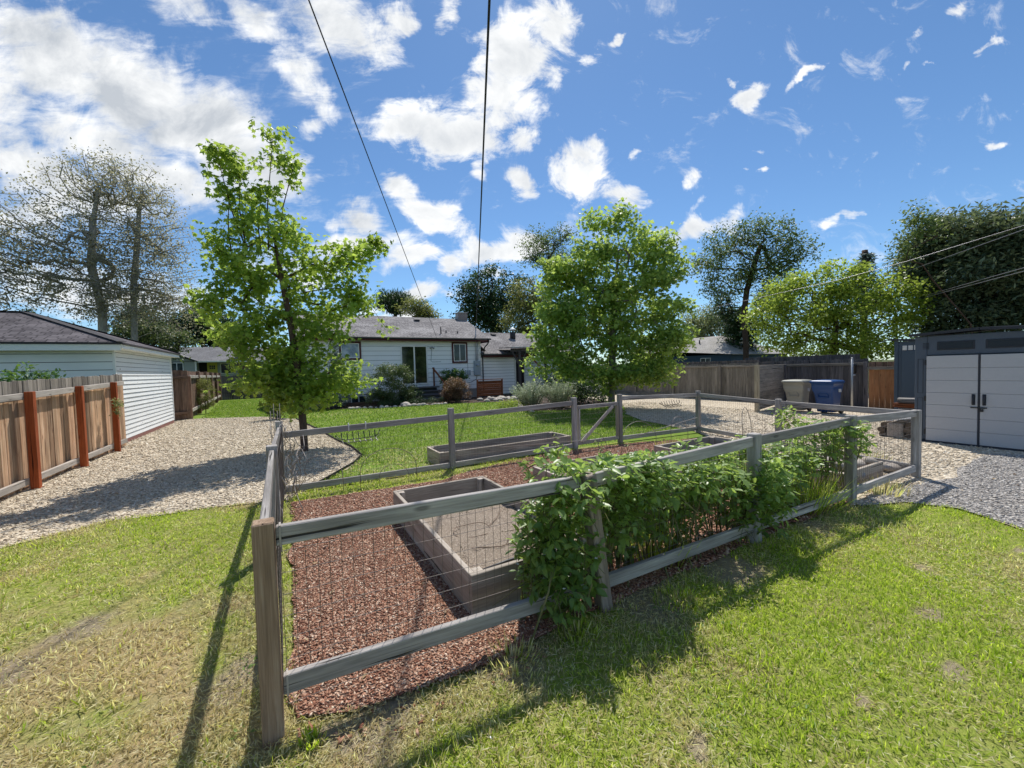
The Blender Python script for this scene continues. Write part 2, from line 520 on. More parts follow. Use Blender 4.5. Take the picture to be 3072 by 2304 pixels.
def mat_lawn(name, soil, g1, g2, dry):
    m, t = new_mat(name)
    g = t.geo()
    n = t.noise(g, 1.1, 5, .6)
    f = t.noise(g, 60., 4, .7)
    f2 = t.noise(g, 9., 4, .65)
    c = t.mix(t.smap(f, .3, .7), g1, g2)
    c = t.mix(t.smap(f2, .45, .7, 0, .6), c, dry)
    if name.startswith('near'): c = t.mix(t.smap(t.attr('green').outputs['Fac'], -.05, .55), t.mix(f, (.42, .31, .17), (.72, .60, .34)), c)
    c = t.mix(t.smap(n, .45, .7, 0, .7), c, soil)
    c = t.mix(t.smap(t.math('MULTIPLY_ADD', t.math('SUBTRACT', f2, .5), .8, t.attr('bare').outputs['Fac']), .3, .7, 0, .9), c, t.mix(f, (.34, .26, .18), (.62, .53, .40)))
    finish(t, c, .9, t.bump(f, .5, .012), 0, .1)
    return m
M['lawn_near'] = mat_lawn('near_lawn_thatch', (.46, .37, .23), (.28, .38, .05), (.48, .54, .12), (.62, .55, .26))
M['lawn_far'] = mat_lawn('back_lawn_turf', (.16, .20, .04), (.10, .18, .02), (.19, .28, .04), (.26, .30, .08))
M['earth'] = mat_lawn('distant_ground', (.12, .1, .06), (.05, .075, .02), (.09, .11, .035), (.14, .12, .06))

def mat_blade(name, trans=.55, gr=None):
    m, t = new_mat(name)
    a = t.new('ShaderNodeSeparateColor', {0: t.attr('tint').outputs['Color']})
    green = t.ramp(a.outputs[1], gr or [(0., (.25, .38, .02)), (.5, (.46, .58, .05)), (1., (.72, .76, .15))])
    dry = t.ramp(a.outputs[1], [(0., (.55, .42, .22)), (.5, (.76, .65, .38)), (1., (.92, .86, .62))])
    c = t.mix(t.smap(a.outputs[0], .3, .7), dry, green)
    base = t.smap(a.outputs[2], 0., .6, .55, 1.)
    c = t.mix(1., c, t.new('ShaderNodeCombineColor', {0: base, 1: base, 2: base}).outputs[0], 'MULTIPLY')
    p = t.new('ShaderNodeBsdfPrincipled', {'Base Color': c, 'Roughness': .5, 'Specular IOR Level': .3})
    tc = t.mix(1., c, (1.3, 1.4, .9, 1), 'MULTIPLY')
    tr = t.new('ShaderNodeBsdfTranslucent', {'Color': tc})
    mx = t.new('ShaderNodeMixShader', {0: trans, 1: p.outputs[0], 2: tr.outputs[0]})
    out = t.new('ShaderNodeOutputMaterial')
    t.l.new(mx.outputs[0], out.inputs[0])
    return m
M['blade'] = mat_blade('grass_blade')
M['blade_far'] = mat_blade('mown_grass_blade', .42, [(0., (.09, .19, .015)), (.5, (.20, .32, .032)), (1., (.36, .44, .075))])

# foliage
M['lf_maple'] = mat_leaf('maple_leaf', (.05, .115, .02), (.17, .29, .04), (.42, .53, .10), .52, (.62, .80, .13))
M['lf_tree2'] = mat_leaf('green_maple_leaf', (.045, .11, .025), (.16, .27, .055), (.40, .51, .14), .48, (.66, .84, .17))
M['lf_syc'] = mat_leaf('sycamore_leaf', (.15, .14, .095), (.28, .265, .17), (.44, .42, .28), .45, (.58, .55, .32))
M['lf_dark'] = mat_leaf('dark_leaf', (.012, .035, .015), (.03, .07, .024), (.07, .13, .04), .25, (.10, .18, .05))
M['lf_yel'] = mat_leaf('yellow_green_leaf', (.075, .13, .02), (.21, .30, .035), (.42, .50, .075), .48, (.52, .66, .10))
M['lf_olive'] = mat_leaf('olive_leaf', (.10, .12, .03), (.18, .20, .05), (.28, .29, .09), .4, (.35, .38, .10))
M['lf_locust'] = mat_leaf('locust_leaf', (.06, .11, .03), (.14, .215, .055), (.27, .37, .10), .45, (.22, .29, .08))
M['lf_cedar'] = mat_leaf('cedar_spray', (.035, .065, .045), (.10, .145, .08), (.26, .31, .17), .3, (.24, .30, .12))
M['lf_bush'] = mat_leaf('bush_leaf', (.04, .075, .03), (.10, .15, .06), (.21, .26, .11), .35, (.18, .24, .07))
M['lf_laurel'] = mat_leaf('laurel_leaf', (.02, .06, .02), (.05, .13, .03), (.14, .25, .05), .3, (.25, .4, .07), .3, .5)
M['lf_barb'] = mat_leaf('barberry_leaf', (.05, .03, .02), (.16, .085, .055), (.36, .26, .17), .3, (.36, .22, .10))
M['lf_lav'] = mat_leaf('silver_sage', (.22, .26, .18), (.38, .43, .30), (.58, .63, .48), .3, (.55, .62, .4))
M['lf_blue'] = mat_leaf('blue_green_needles', (.035, .07, .06), (.09, .14, .125), (.17, .24, .21), .15, (.15, .22, .17))
M['lf_berry'] = mat_leaf('blackberry_leaf', (.05, .125, .03), (.17, .28, .065), (.38, .49, .19), .45, (.55, .74, .15), .38, .5)
M['lf_pale'] = mat_leaf('pale_willow_leaf', (.14, .17, .07), (.22, .26, .11), (.34, .38, .18), .4, (.4, .45, .17))
M['lf_weed'] = mat_leaf('weed_leaf', (.10, .19, .04), (.20, .31, .07), (.33, .43, .13), .35, (.4, .55, .12))
M['lf_dead'] = mat_leaf('dead_leaf', (.10, .06, .03), (.25, .16, .08), (.42, .30, .16), .15, (.3, .2, .1))
M['bark_dark'] = mat_bark('dark_bark', (.035, .024, .018), (.11, .075, .055))
M['bark_maple'] = mat_bark('maple_bark', (.06, .04, .03), (.16, .11, .085))
M['bark_grey'] = mat_bark('grey_bark', (.11, .10, .085), (.25, .225, .19), patch=.0)
M['bark_syc'] = mat_bark('mottled_bark', (.22, .195, .165), (.44, .41, .35), patch=.6)
M['stem'] = mat_bark('green_stem', (.10, .11, .04), (.22, .2, .09))

# ------------------------------------------------------------------ vegetation helpers
def vnoise(x, y, scale, seed=0, octv=3):
    out = np.zeros_like(x, dtype=float); amp = 1.; tot = 0.
    for o in range(octv):
        rg = np.random.default_rng(seed * 17 + o)
        tab = rg.random((64, 64))
        u = x * scale * 2 ** o + 100.37 * (o + 1); v = y * scale * 2 ** o + 57.11 * (o + 1)
        i = np.floor(u).astype(int); j = np.floor(v).astype(int)
        fu = u - i; fv = v - j
        fu = fu * fu * (3 - 2 * fu); fv = fv * fv * (3 - 2 * fv)
        a = tab[i % 64, j % 64]; b = tab[(i + 1) % 64, j % 64]; c = tab[i % 64, (j + 1) % 64]; d = tab[(i + 1) % 64, (j + 1) % 64]
        out += amp * (a * (1 - fu) * (1 - fv) + b * fu * (1 - fv) + c * (1 - fu) * fv + d * fu * fv)
        tot += amp; amp *= .5
    return out / tot

def inpoly(x, y, P):
    c = np.zeros(len(x), dtype=bool)
    j = len(P) - 1
    for i in range(len(P)):
        xi, yi = P[i]; xj, yj = P[j]
        if yi != yj:
            c ^= ((yi > y) != (yj > y)) & (x < (xj - xi) * (y - yi) / (yj - yi) + xi)
        j = i
    return c

LEAF = {
    'maple': ([(.4, 0, .04), (0, 0, 0), (.05, .28, -.05), (.12, .52, -.12), (.32, .30, -.03), (.68, .52, -.12), (.60, .20, 0), (1, 0, -.1),
               (.60, -.20, 0), (.68, -.52, -.12), (.32, -.30, -.03), (.12, -.52, -.12), (.05, -.28, -.05)],
              [(0, i, i + 1) for i in range(1, 12)] + [(0, 12, 1)]),
    'ovate': ([(0, 0, 0), (.3, .26, .05), (.68, .2, .03), (1, 0, -.1), (.68, -.2, .03), (.3, -.26, .05), (.5, 0, -.04)],
              [(0, 6, 1), (1, 6, 2), (2, 6, 3), (3, 6, 4), (4, 6, 5), (5, 6, 0)]),
    'quad': ([(0, 0, 0), (.5, .3, .06), (1, 0, -.06), (.5, -.3, .06)], [(0, 3, 2, 1)]),
    'spray': ([(0, 0, 0), (.45, .11, .02), (1, 0, -.08), (.45, -.11, .02)], [(0, 3, 2, 1)]),
    'blade': ([(0, -.5, 0), (0, .5, 0), (.55, .36, 0), (.55, -.36, 0), (1, 0, 0)], [(0, 1, 2, 3), (3, 2, 4)]),
}

def leaf_mesh(name, mat, parent, P, size, tmpl, pitch=(-.4, .5), az=None, roll=.7, tint=None, tint2=None, seed=1, wid=None):
    rg = np.random.default_rng(seed)
    N = len(P)
    T, TF = LEAF[tmpl]
    T = np.array(T, dtype=np.float32)
    az = rg.uniform(0, 2 * np.pi, N) if az is None else az
    pt = rg.normal(pitch[0], pitch[1], N) if isinstance(pitch, tuple) else pitch
    a = np.stack([np.cos(az) * np.cos(pt), np.sin(az) * np.cos(pt), np.sin(pt)], 1)
    sd = np.stack([-np.sin(az), np.cos(az), np.zeros(N)], 1)
    n = np.cross(a, sd)
    rl = rg.normal(0, roll, N)[:, None]
    sd, n = sd * np.cos(rl) + n * np.sin(rl), n * np.cos(rl) - sd * np.sin(rl)
    size = np.broadcast_to(size, (N,))
    w = size if wid is None else np.broadcast_to(wid, (N,))
    V = (P[:, None, :] + a[:, None, :] * (T[None, :, 0:1] * size[:, None, None])
         + sd[:, None, :] * (T[None, :, 1:2] * w[:, None, None]) + n[:, None, :] * (T[None, :, 2:3] * size[:, None, None]))
    o = np.array(wloc(parent)) if parent is not None else np.zeros(3)
    V = V.reshape(-1, 3) - o
    k = len(T)
    base = np.arange(N)[:, None] * k
    flat = np.concatenate([np.array(f) for f in TF])
    loops = (base + flat[None, :]).ravel()
    ln = np.tile([len(f) for f in TF], N)
    starts = np.concatenate([[0], np.cumsum(ln)[:-1]])
    t0 = rg.random(N) if tint is None else tint
    t1 = rg.random(N) if tint2 is None else tint2
    C = np.zeros((N, k, 4), dtype=np.float32)
    C[:, :, 0] = np.clip(t0, 0, 1)[:, None]; C[:, :, 1] = np.clip(t1, 0, 1)[:, None]
    C[:, :, 2] = T[None, :, 0]; C[:, :, 3] = 1
    me = np_mesh(name, V, loops, starts, False, {'tint': ('FLOAT_COLOR', C.reshape(-1, 4))})
    return link(name, me, mat, parent)

def lobe_points(lobes, n, rg, shell=.35, depth=None):
    """points inside ellipsoids (x,y,z,r,rz), more of them near the outside"""
    L = np.array(lobes, dtype=float)
    w = L[:, 3] ** 2 * L[:, 4]
    w = w ** .72; w /= w.sum()
    k = rg.choice(len(L), n, p=w)
    d = rg.normal(size=(n, 3)); d /= np.linalg.norm(d, axis=1)[:, None]
    r = rg.random(n) ** shell
    dd = L[k, 3] if depth is None else L[k, 3] * depth
    return L[k, :3] + d * r[:, None] * np.stack([L[k, 3], dd, L[k, 4]], 1)

def skeleton(trunk, targets, rg, seg=.35, bias=.9, jit=.06):
    P = [np.array(p, float) for p in trunk]
    par = [-1] + list(range(len(trunk) - 1))
    base = P[0]
    order = np.argsort(np.linalg.norm(targets - np.array(trunk[-1]), axis=1))
    A = np.array(P)
    for i in order:
        t = targets[i]
        dv = t - A
        hd = np.linalg.norm(dv[:, :2], axis=1)
        cost = np.linalg.norm(dv, axis=1) + bias * np.maximum(0, A[:, 2] - t[2] + .35 * hd)
        cost[0] += 3
        j = int(np.argmin(cost))
        d = np.linalg.norm(t - A[j])
        m = max(1, int(d / seg))
        prev = j
        new = []
        for q in range(1, m + 1):
            f = q / m
            p = A[j] * (1 - f) + t * f
            p[2] += .10 * d * math.sin(math.pi * f)
            if q < m: p += rg.normal(0, jit * d / m ** .5, 3)
            P.append(p); par.append(prev); prev = len(P) - 1
            new.append(p)
        A = np.vstack([A, new])
    return P, par

def branches(name, mat, parent, P, par, r_trunk, r_tip, sides=6, nmin=3, maxr=None):
    n = len(P)
    kids = [[] for _ in range(n)]
    for i, p in enumerate(par):
        if p >= 0: kids[p].append(i)
    cnt = np.zeros(n)
    for i in range(n - 1, -1, -1):
        if not kids[i]: cnt[i] = 1
        if par[i] >= 0: cnt[par[i]] += cnt[i]
    e = math.log(r_trunk / r_tip) / math.log(max(2, cnt[0]))
    R = r_tip * cnt ** e
    mb = MB()
    st = [(0, None)]
    while st:
        i, fr = st.pop()
        ch = [i] if fr is None else [fr, i]
        cur = i
        while kids[cur]:
            ks = sorted(kids[cur], key=lambda q: -cnt[q])
            for q in ks[1:]: st.append((q, cur))
            cur = ks[0]
            ch.append(cur)
        rs = [R[c] for c in ch]
        if fr is not None: rs[0] = min(rs[0], rs[1] * 1.25)
        rs[-1] *= .6
        sd = sides if rs[0] > r_tip * 3 else nmin
        mb.tube([P[c] for c in ch], rs, sd, cap=False)
    return mb.build(name, mat, parent)

def make_tree(name, label, cat, base, trunk, lobes, leafmat, barkmat, r_trunk, r_tip, nt, nl, lsize, tmpl='quad',
              spread=.22, pitch=(-.4, .5), seed=1, depth=None, shell=.35, seg=.4, group=None, wid=None, clump_tint=.5,
              extra=None, crown='crown', bias=.9, roll=.7, trunkname='trunk', light_top=.3):
    rg = np.random.default_rng(seed)
    root = thing(name, label, cat, base, group)
    T = lobe_points(lobes, nt, rg, shell, depth)
    T[:, 2] = np.maximum(T[:, 2], base[2] + .15)
    P, par = skeleton(trunk, T, rg, seg, bias)
    branches(trunkname, barkmat, root, P, par, r_trunk, r_tip)
    if extra is not None: T = np.vstack([T, extra]); nt = len(T)
    k = rg.integers(0, nt, nl)
    off = rg.normal(0, spread, (nl, 3)); off[:, 2] *= .75
    Q = T[k] + off
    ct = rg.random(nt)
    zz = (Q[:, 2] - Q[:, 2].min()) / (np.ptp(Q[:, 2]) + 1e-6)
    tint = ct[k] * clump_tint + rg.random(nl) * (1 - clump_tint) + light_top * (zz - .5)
    sz = lsize * rg.uniform(.6, 1.25, nl)
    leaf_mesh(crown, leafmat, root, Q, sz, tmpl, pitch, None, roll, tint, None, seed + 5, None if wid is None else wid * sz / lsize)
    return root

def shrub(name, label, base, lobes, leafmat, barkmat, nl, lsize, tmpl='ovate', nt=50, spread=.1, seed=1, r=.02, cat='shrub', pitch=(.1, .6), shell=.3, group=None, light_top=.5):
    top = max(l[2] for l in lobes)
    tr = [(base[0], base[1], base[2]), (base[0] + .01, base[1], base[2] + .12), (base[0], base[1], base[2] + .3 * (top - base[2]) + .15)]
    return make_tree(name, label, cat, base, tr, lobes, leafmat, barkmat, r, .004, nt, nl, lsize, tmpl, spread, pitch, seed, None, shell, .15,
                     group, None, .45, None, 'foliage', .3, .7, 'stems', light_top)

def sc(lobes, s, dz=0):
    """push lobes further from the eye along their own direction"""
    return [(l[0] * s, l[1] * s, 1.65 + (l[2] - 1.65) * s + dz, l[3] * s, l[4] * s) for l in lobes]
# ------------------------------------------------------------------ the ground
def sheet(name, P, z, mat, wob=0., step=.35, seed=1):
    rg = random.Random(seed)
    Q = []
    for i in range(len(P)):
        a, b = P[i], P[(i + 1) % len(P)]
        d = math.dist(a, b)
        m = max(1, int(d / step)) if wob and d < 14 else 1
        for k in range(m):
            f = k / m
            j = wob if k else wob * .3
            Q.append((a[0] + (b[0] - a[0]) * f + rg.uniform(-j, j), a[1] + (b[1] - a[1]) * f + rg.uniform(-j, j), z))
    mb = MB(); mb.poly(Q)
    o = mb.build(name, mat)
    return tag(o, kind='structure')

LAWN_N = [(-14, -8), (5.8, -8), (5.8, .3), (6.0, .9), (6.3, 1.4), (6.1, 1.8), (5.5, 2.05), (4, 2.3), (0, 2.3), (-.05, 4), (-.08, 6.1), (-.53, 6.2), (-1.85, 6.45), (-2.57, 5.97), (-3.6, 5.4), (-14, 4.8)]
GRAVEL_L = [(-3.75, 2), (-3.55, 5.4), (-2.57, 5.95), (-1.85, 6.4), (-.53, 6.17), (-.05, 6.05), (.25, 6.5), (.45, 6.8), (1.0, 7.75), (1.24, 8.42), (1.2, 9.5), (.98, 11), (.78, 13), (.5, 15), (.25, 17), (-.9, 19), (-3.1, 20.2), (-4.2, 20.3), (-4.2, 13)]
GRAVEL_R = [(5.5, 2.05), (6.1, 1.8), (6.3, 1.4), (6.0, .9), (5.8, .3), (5.8, -8), (24, -8), (24, 17), (14, 17), (12.9, 13.2), (11.4, 11.4), (10.1, 10.1), (9.2, 8.5), (8.9, 7.2), (8.7, 6.4), (8.2, 5.7), (7.4, 4.6), (7.15, 3.4), (7.0, 2.3)]
GRAVEL_G = [(5.55, 2.0), (6.1, 1.78), (6.3, 1.4), (6.0, .9), (5.8, .3), (5.8, -8), (10.8, -8), (10.7, 1.2), (10.2, 1.9), (9.0, 1.9), (7.9, 1.75), (6.9, 1.95)]
BED = [(1.6, 20.4), (2.5, 19.9), (3.8, 19.25), (5.5, 19.0), (6.9, 18.85), (8.3, 18.5), (9.2, 18.2), (9.7, 16.9), (9.0, 15.6), (8.2, 14.6), (8.0, 13.2), (9.3, 12.5), (11.2, 12.3), (12.5, 13.2), (13.6, 16), (15, 22.7), (1.6, 22.7)]
MULCH = [(-.03, 2.14), (.4, 2.02), (.9, 1.98), (1.5, 2.05), (5.2, 2.1), (7.0, 2.25), (7.15, 3.4), (7.4, 4.6), (8.0, 5.6), (6.5, 6.1), (5, 6.3), (3.6, 6.25), (2.5, 6.0), (2, 5.72), (-.02, 5.86)]
def disc(r, n=48): return [(r * math.cos(2 * math.pi * k / n), r * math.sin(2 * math.pi * k / n)) for k in range(n)]
sheet('ground', disc(700), -.03, M['earth'])
sheet('back_lawn', [(-5, 5.5), (12.5, 5.5), (15, 20), (15, 23), (1, 23), (1, 30), (5, 44), (-6, 44), (-4, 20)], -.012, M['lawn_far'])
sheet('gravel_drive', GRAVEL_L, .004, M['gravel'], .05, seed=2)
sheet('gravel_yard', GRAVEL_R, .004, M['gravel'], .06, seed=3)
sheet('gravel_apron', GRAVEL_G, .009, M['gravel_grey'], .08, seed=4)
sheet('planting_bed', BED, .002, M['bark_bed'], .06, seed=5)
sheet('mulch_bed', MULCH, .014, M['mulch'], .05, .2, seed=6)

def scatter(P, dens, rg, bounds=None):
    xs = [p[0] for p in P]; ys = [p[1] for p in P]
    b = bounds or (min(xs), max(xs), min(ys), max(ys))
    n = int((b[1] - b[0]) * (b[3] - b[2]) * dens)
    x = rg.uniform(b[0], b[1], n); y = rg.uniform(b[2], b[3], n)
    k = inpoly(x, y, P)
    return x[k], y[k]

def keep_view(x, y, margin=.55):
    """what the photo can plausibly see, with room to step aside"""
    az = np.arctan2(x, y)
    return (np.abs(az - rad(29.3)) < rad(52) + margin / np.maximum(.5, np.hypot(x, y))) & (np.hypot(x, y) > .6)

# grass blades
BARE = [(-1.55, 3.35, .28), (-1.25, 3.75, .22), (-1.95, 3.0, .2), (-1.45, 2.45, .2), (-1.75, 2.1, .14), (.35, 1.95, .28), (.05, 2.0, .16), (1.05, 1.98, .3), (3.55, .95, .09), (4.3, 1.2, .07), (3.0, .62, .09), (2.4, .75, .06), (1.5, 1.1, .07), (4.9, .55, .08), (2.2, 1.95, .3), (3.1, 1.98, .3), (4.6, 2.0, .25), (-.35, 2.6, .22), (-.4, 1.6, .12), (5.4, .8, .1)]
def bl(x, y, cx, cy, r): return np.exp(-((x - cx) ** 2 + (y - cy) ** 2) / (r * r))
def bareness(x, y):
    b = np.zeros_like(x)
    wx = x + .35 * (vnoise(x, y, 3.2, 31) - .5); wy = y + .35 * (vnoise(x, y, 3.2, 32) - .5)
    for cx, cy, r in BARE: b = np.maximum(b, bl(wx, wy, cx, cy, r))
    return b
def green_near(x, y):
    n = vnoise(x, y, .9, 3) * .6 + vnoise(x, y, 3.1, 5) * .4
    g = .58 + 2.7 * (n - .5)
    g -= .50 * bl(x, y, -2.1, 3.9, 1.4) + .25 * bl(x, y, -1.3, 2.6, .8) + .04 * (x < -.2) + .35 * bl(x, y, -1.1, 2.4, .7) + .45 * bl(x, y, -.2, 1.3, .5) + .55 * bl(x, y, 1.0, .85, .55)
    g -= .35 * bl(x, y, 2.6, .45, .8) + .3 * bl(x, y, 4.6, .2, .9) + .5 * bl(x, y, .5, 2.0, .5)
    g += .65 * bl(x, y, 3.4, 1.25, 1.1) + .45 * bl(x, y, 5.0, 1.4, .9) + .25 * bl(x, y, -.7, 4.6, .7) + .3 * bl(x, y, 2.0, 1.1, .6) + .3 * bl(x, y, -1.2, 1.3, .3)
    return np.clip(g, -.1, 1.15)
gx = np.concatenate([np.linspace(-14, -4.2, 12), np.arange(-4, 6.4, .07), [6.4]])
gy = np.concatenate([np.linspace(-8, 0, 8), np.arange(.2, 6.5, .07), [6.5]])
X_, Y_ = np.meshgrid(gx, gy, indexing='ij')
nx_, ny_ = len(gx), len(gy)
i_ = (np.arange(nx_ - 1)[:, None] * ny_ + np.arange(ny_ - 1)[None]).ravel()
lp = np.stack([i_, i_ + ny_, i_ + ny_ + 1, i_ + 1], 1).ravel()
hz = -.008 + .008 * (vnoise(X_.ravel(), Y_.ravel(), 2.3, 6) - .5)
me = np_mesh('lawn', np.stack([X_.ravel(), Y_.ravel(), hz], 1), lp, np.arange(0, len(lp), 4), True, {'bare': ('FLOAT', bareness(X_.ravel(), Y_.ravel())), 'green': ('FLOAT', green_near(X_.ravel(), Y_.ravel()))})
tag(link('lawn', me, M['lawn_near']), kind='structure')
def grass(name, P, dens, hgt, wid, seed, green, bounds=None, lean=.5, zc=0., holes=(), mat='blade'):
    rg = np.random.default_rng(seed)
    x, y = scatter(P, dens(None) if callable(dens) else dens, rg, bounds)
    k = keep_view(x, y)
    for h in holes: k &= ~inpoly(x, y, h)
    x, y = x[k], y[k]
    g = green(x, y)
    bare = vnoise(x, y, 1.9, seed + 3)
    k_ = rg.random(len(x)) > .88 * bareness(x, y) ** 1.5; x, y, g, bare = x[k_], y[k_], g[k_] - .5 * bareness(x[k_], y[k_]), bare[k_]
    thin = rg.random(len(x)) < np.clip(1.15 - 2.6 * np.maximum(0, bare - .60) * (1.6 - g) * 2.2, .12, 1)
    x, y, g = x[thin], y[thin], g[thin]
    n = len(x)
    tall = vnoise(x, y, 1.3, seed + 9)
    H = hgt * (.55 + .9 * tall) * rg.uniform(.6, 1.35, n)
    pt = rg.normal(.88, .36, n)
    flat = rg.random(n) < .25 * (1.2 - g)
    pt[flat] = rg.uniform(.05, .5, flat.sum())
    tint = g + rg.normal(0, .30, n)
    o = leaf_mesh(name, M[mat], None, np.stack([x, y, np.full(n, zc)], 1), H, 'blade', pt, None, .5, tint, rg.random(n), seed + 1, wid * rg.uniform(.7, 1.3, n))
    return tag(o, None, None, None, 'stuff')

def bl(x, y, cx, cy, r): return np.exp(-((x - cx) ** 2 + (y - cy) ** 2) / (r * r))
def bareness(x, y):
    b = np.zeros_like(x)
    wx = x + .35 * (vnoise(x, y, 3.2, 31) - .5); wy = y + .35 * (vnoise(x, y, 3.2, 32) - .5)
    for cx, cy, r in BARE: b = np.maximum(b, bl(wx, wy, cx, cy, r))
    return b
gx = np.concatenate([np.linspace(-14, -4.2, 12), np.arange(-4, 6.4, .07), [6.4]])
gy = np.concatenate([np.linspace(-8, 0, 8), np.arange(.2, 6.5, .07), [6.5]])
X_, Y_ = np.meshgrid(gx, gy, indexing='ij')
nx_, ny_ = len(gx), len(gy)
i_ = (np.arange(nx_ - 1)[:, None] * ny_ + np.arange(ny_ - 1)[None]).ravel()
lp = np.stack([i_, i_ + ny_, i_ + ny_ + 1, i_ + 1], 1).ravel()
hz = -.008 + .008 * (vnoise(X_.ravel(), Y_.ravel(), 2.3, 6) - .5)
me = np_mesh('lawn', np.stack([X_.ravel(), Y_.ravel(), hz], 1), lp, np.arange(0, len(lp), 4), True, {'bare': ('FLOAT', bareness(X_.ravel(), Y_.ravel())), 'green': ('FLOAT', green_near(X_.ravel(), Y_.ravel()))})
tag(link('lawn', me, M['lawn_near']), kind='structure')
near = [(-4, -1), (6.5, -1), (6.5, 2.4), (0, 2.4), (-4, 2.4)]
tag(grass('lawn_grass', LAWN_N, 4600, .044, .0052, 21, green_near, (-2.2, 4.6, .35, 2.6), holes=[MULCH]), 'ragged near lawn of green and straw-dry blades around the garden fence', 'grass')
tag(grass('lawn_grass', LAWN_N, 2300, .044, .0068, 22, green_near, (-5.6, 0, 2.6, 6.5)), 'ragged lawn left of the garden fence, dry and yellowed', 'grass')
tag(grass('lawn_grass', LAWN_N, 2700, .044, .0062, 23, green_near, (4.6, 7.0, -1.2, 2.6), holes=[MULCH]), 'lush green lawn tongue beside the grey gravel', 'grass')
def thatch(P, dens, seed, bounds):
    rg = np.random.default_rng(seed)
    x, y = scatter(P, dens, rg, bounds)
    k = keep_view(x, y) & ~inpoly(x, y, MULCH)
    x, y = x[k], y[k]
    k = rg.random(len(x)) < np.clip(1.25 - green_near(x, y), .15, 1)
    x, y = x[k], y[k]; n = len(x)
    o = leaf_mesh('dry_thatch', M['blade'], None, np.stack([x, y, rg.uniform(.003, .02, n)], 1), .034 * rg.uniform(.5, 1.4, n), 'blade', rg.normal(.06, .12, n), None, .8, rg.normal(.0, .2, n), rg.random(n), seed, .005)
    return tag(o, 'flat straw-coloured thatch between the green blades of the near lawn', 'thatch', None, 'stuff')
thatch(LAWN_N, 3600, 27, (-2.2, 5, .35, 2.6))
thatch(LAWN_N, 1700, 28, (-5.6, 0, 2.6, 6.5))
STRIP = [(-.04, 5.84), (2, 5.72), (2.6, 6.0), (5, 6.2), (5, 6.48), (2.15, 6.48), (2.15, 6.7), (-.04, 6.7)]
tag(grass('lawn_grass', STRIP, 2200, .05, .008, 24, lambda x, y: np.full_like(x, .62)), 'yellowish grass strip along the rear rail inside the garden', 'grass')
BLAWN = [(.25, 6.55), (1.0, 7.75), (1.3, 8.42), (1.25, 9.5), (1.0, 11), (.82, 13), (.55, 15), (.3, 17), (-.9, 19.1), (-3.1, 20.3), (-3.3, 24), (-4, 34), (1, 34), (1.5, 20.4), (2.5, 19.9), (3.8, 19.2), (6.9, 18.8), (9, 18.1), (9.5, 16.9), (8.1, 14.6), (7.9, 13.2), (9.3, 12.4), (11.2, 12.2), (11.4, 11.5), (10.0, 10.1), (9.1, 8.5), (8.8, 7.2), (8.6, 6.55)]
def green_back(x, y):
    return np.clip(.95 + .5 * (vnoise(x, y, .5, 8) - .5) - .55 * bl(x, y, 2.2, 7.2, 1.5) * (vnoise(x, y, 1.8, 4) > .45) - .25 * bl(x, y, 4.2, 7.0, 1.2) - .5 * bl(x, y, 9.9, 11.0, .8), 0, 1.1)
tag(grass('lawn_grass', BLAWN, 900, .05, .013, 25, green_back, (-.5, 12, 6.4, 12.5), mat='blade_far', holes=[[(2.2, 6.5), (5, 6.5), (5, 7.2), (2.2, 7.2)]]), 'bright mown back lawn behind the garden fence', 'grass')
tag(grass('lawn_grass', BLAWN, 380, .05, .022, 26, green_back, (-4.2, 12, 12.5, 34), mat='blade_far'), 'bright mown lawn in front of the white house', 'grass')

# loose stones and chips
def chips(name, P, dens, size, mat, seed, bounds, flat=.35, z=.01, long=1.6, label=None, cat=None, holes=(), fade=None):
    rg = np.random.default_rng(seed)
    x, y = scatter(P, dens, rg, bounds)
    k = keep_view(x, y)
    for h in holes: k &= ~inpoly(x, y, h)
    if fade is not None: k &= rg.random(len(x)) < fade(x, y)
    x, y = x[k], y[k]; n = len(x)
    T = np.array([(1, 0, 0), (-1, 0, 0), (0, 1, 0), (0, -1, 0), (0, 0, 1), (0, 0, -1)], float)
    TF = np.array([(0, 2, 4), (2, 1, 4), (1, 3, 4), (3, 0, 4), (2, 0, 5), (1, 2, 5), (3, 1, 5), (0, 3, 5)])
    s = size * rg.uniform(.45, 1.3, n)
    S3 = np.stack([s * rg.uniform(.9, long, n), s * rg.uniform(.6, 1., n), s * flat * rg.uniform(.6, 1.3, n)], 1) * .5
    V = T[None] * (1 + rg.normal(0, .22, (n, 6, 1))) * S3[:, None, :]
    tl = rg.normal(0, .35, n); az = rg.uniform(0, 6.283, n)
    c, q = np.cos(tl)[:, None], np.sin(tl)[:, None]
    V = np.stack([V[:, :, 0] * c - V[:, :, 2] * q, V[:, :, 1], V[:, :, 0] * q + V[:, :, 2] * c], 2)
    c, q = np.cos(az)[:, None], np.sin(az)[:, None]
    V = np.stack([V[:, :, 0] * c - V[:, :, 1] * q, V[:, :, 0] * q + V[:, :, 1] * c, V[:, :, 2]], 2)
    V += np.stack([x, y, (z(x, y) if callable(z) else z) + S3[:, 2] * .6], 1)[:, None, :]
    loops = (np.arange(n)[:, None] * 6 + TF.ravel()[None]).ravel()
    C = np.zeros((n, 6, 4), np.float32); C[:, :, 0] = np.clip(rg.normal(.5, .24, n), 0, 1)[:, None]; C[:, :, 3] = 1
    me = np_mesh(name, V.reshape(-1, 3), loops, np.arange(0, len(loops), 3), False, {'tint': ('FLOAT_COLOR', C.reshape(-1, 4))})
    return tag(link(name, me, mat), label, cat, None, 'stuff')
chips('wood_chips', MULCH, 11500, .0175, M['chip'], 31, (-.1, 2.6, 1.95, 4.2), .2, .016, 1.9, 'red-brown mulch chips between the fence corner and the front raised bed', 'mulch')
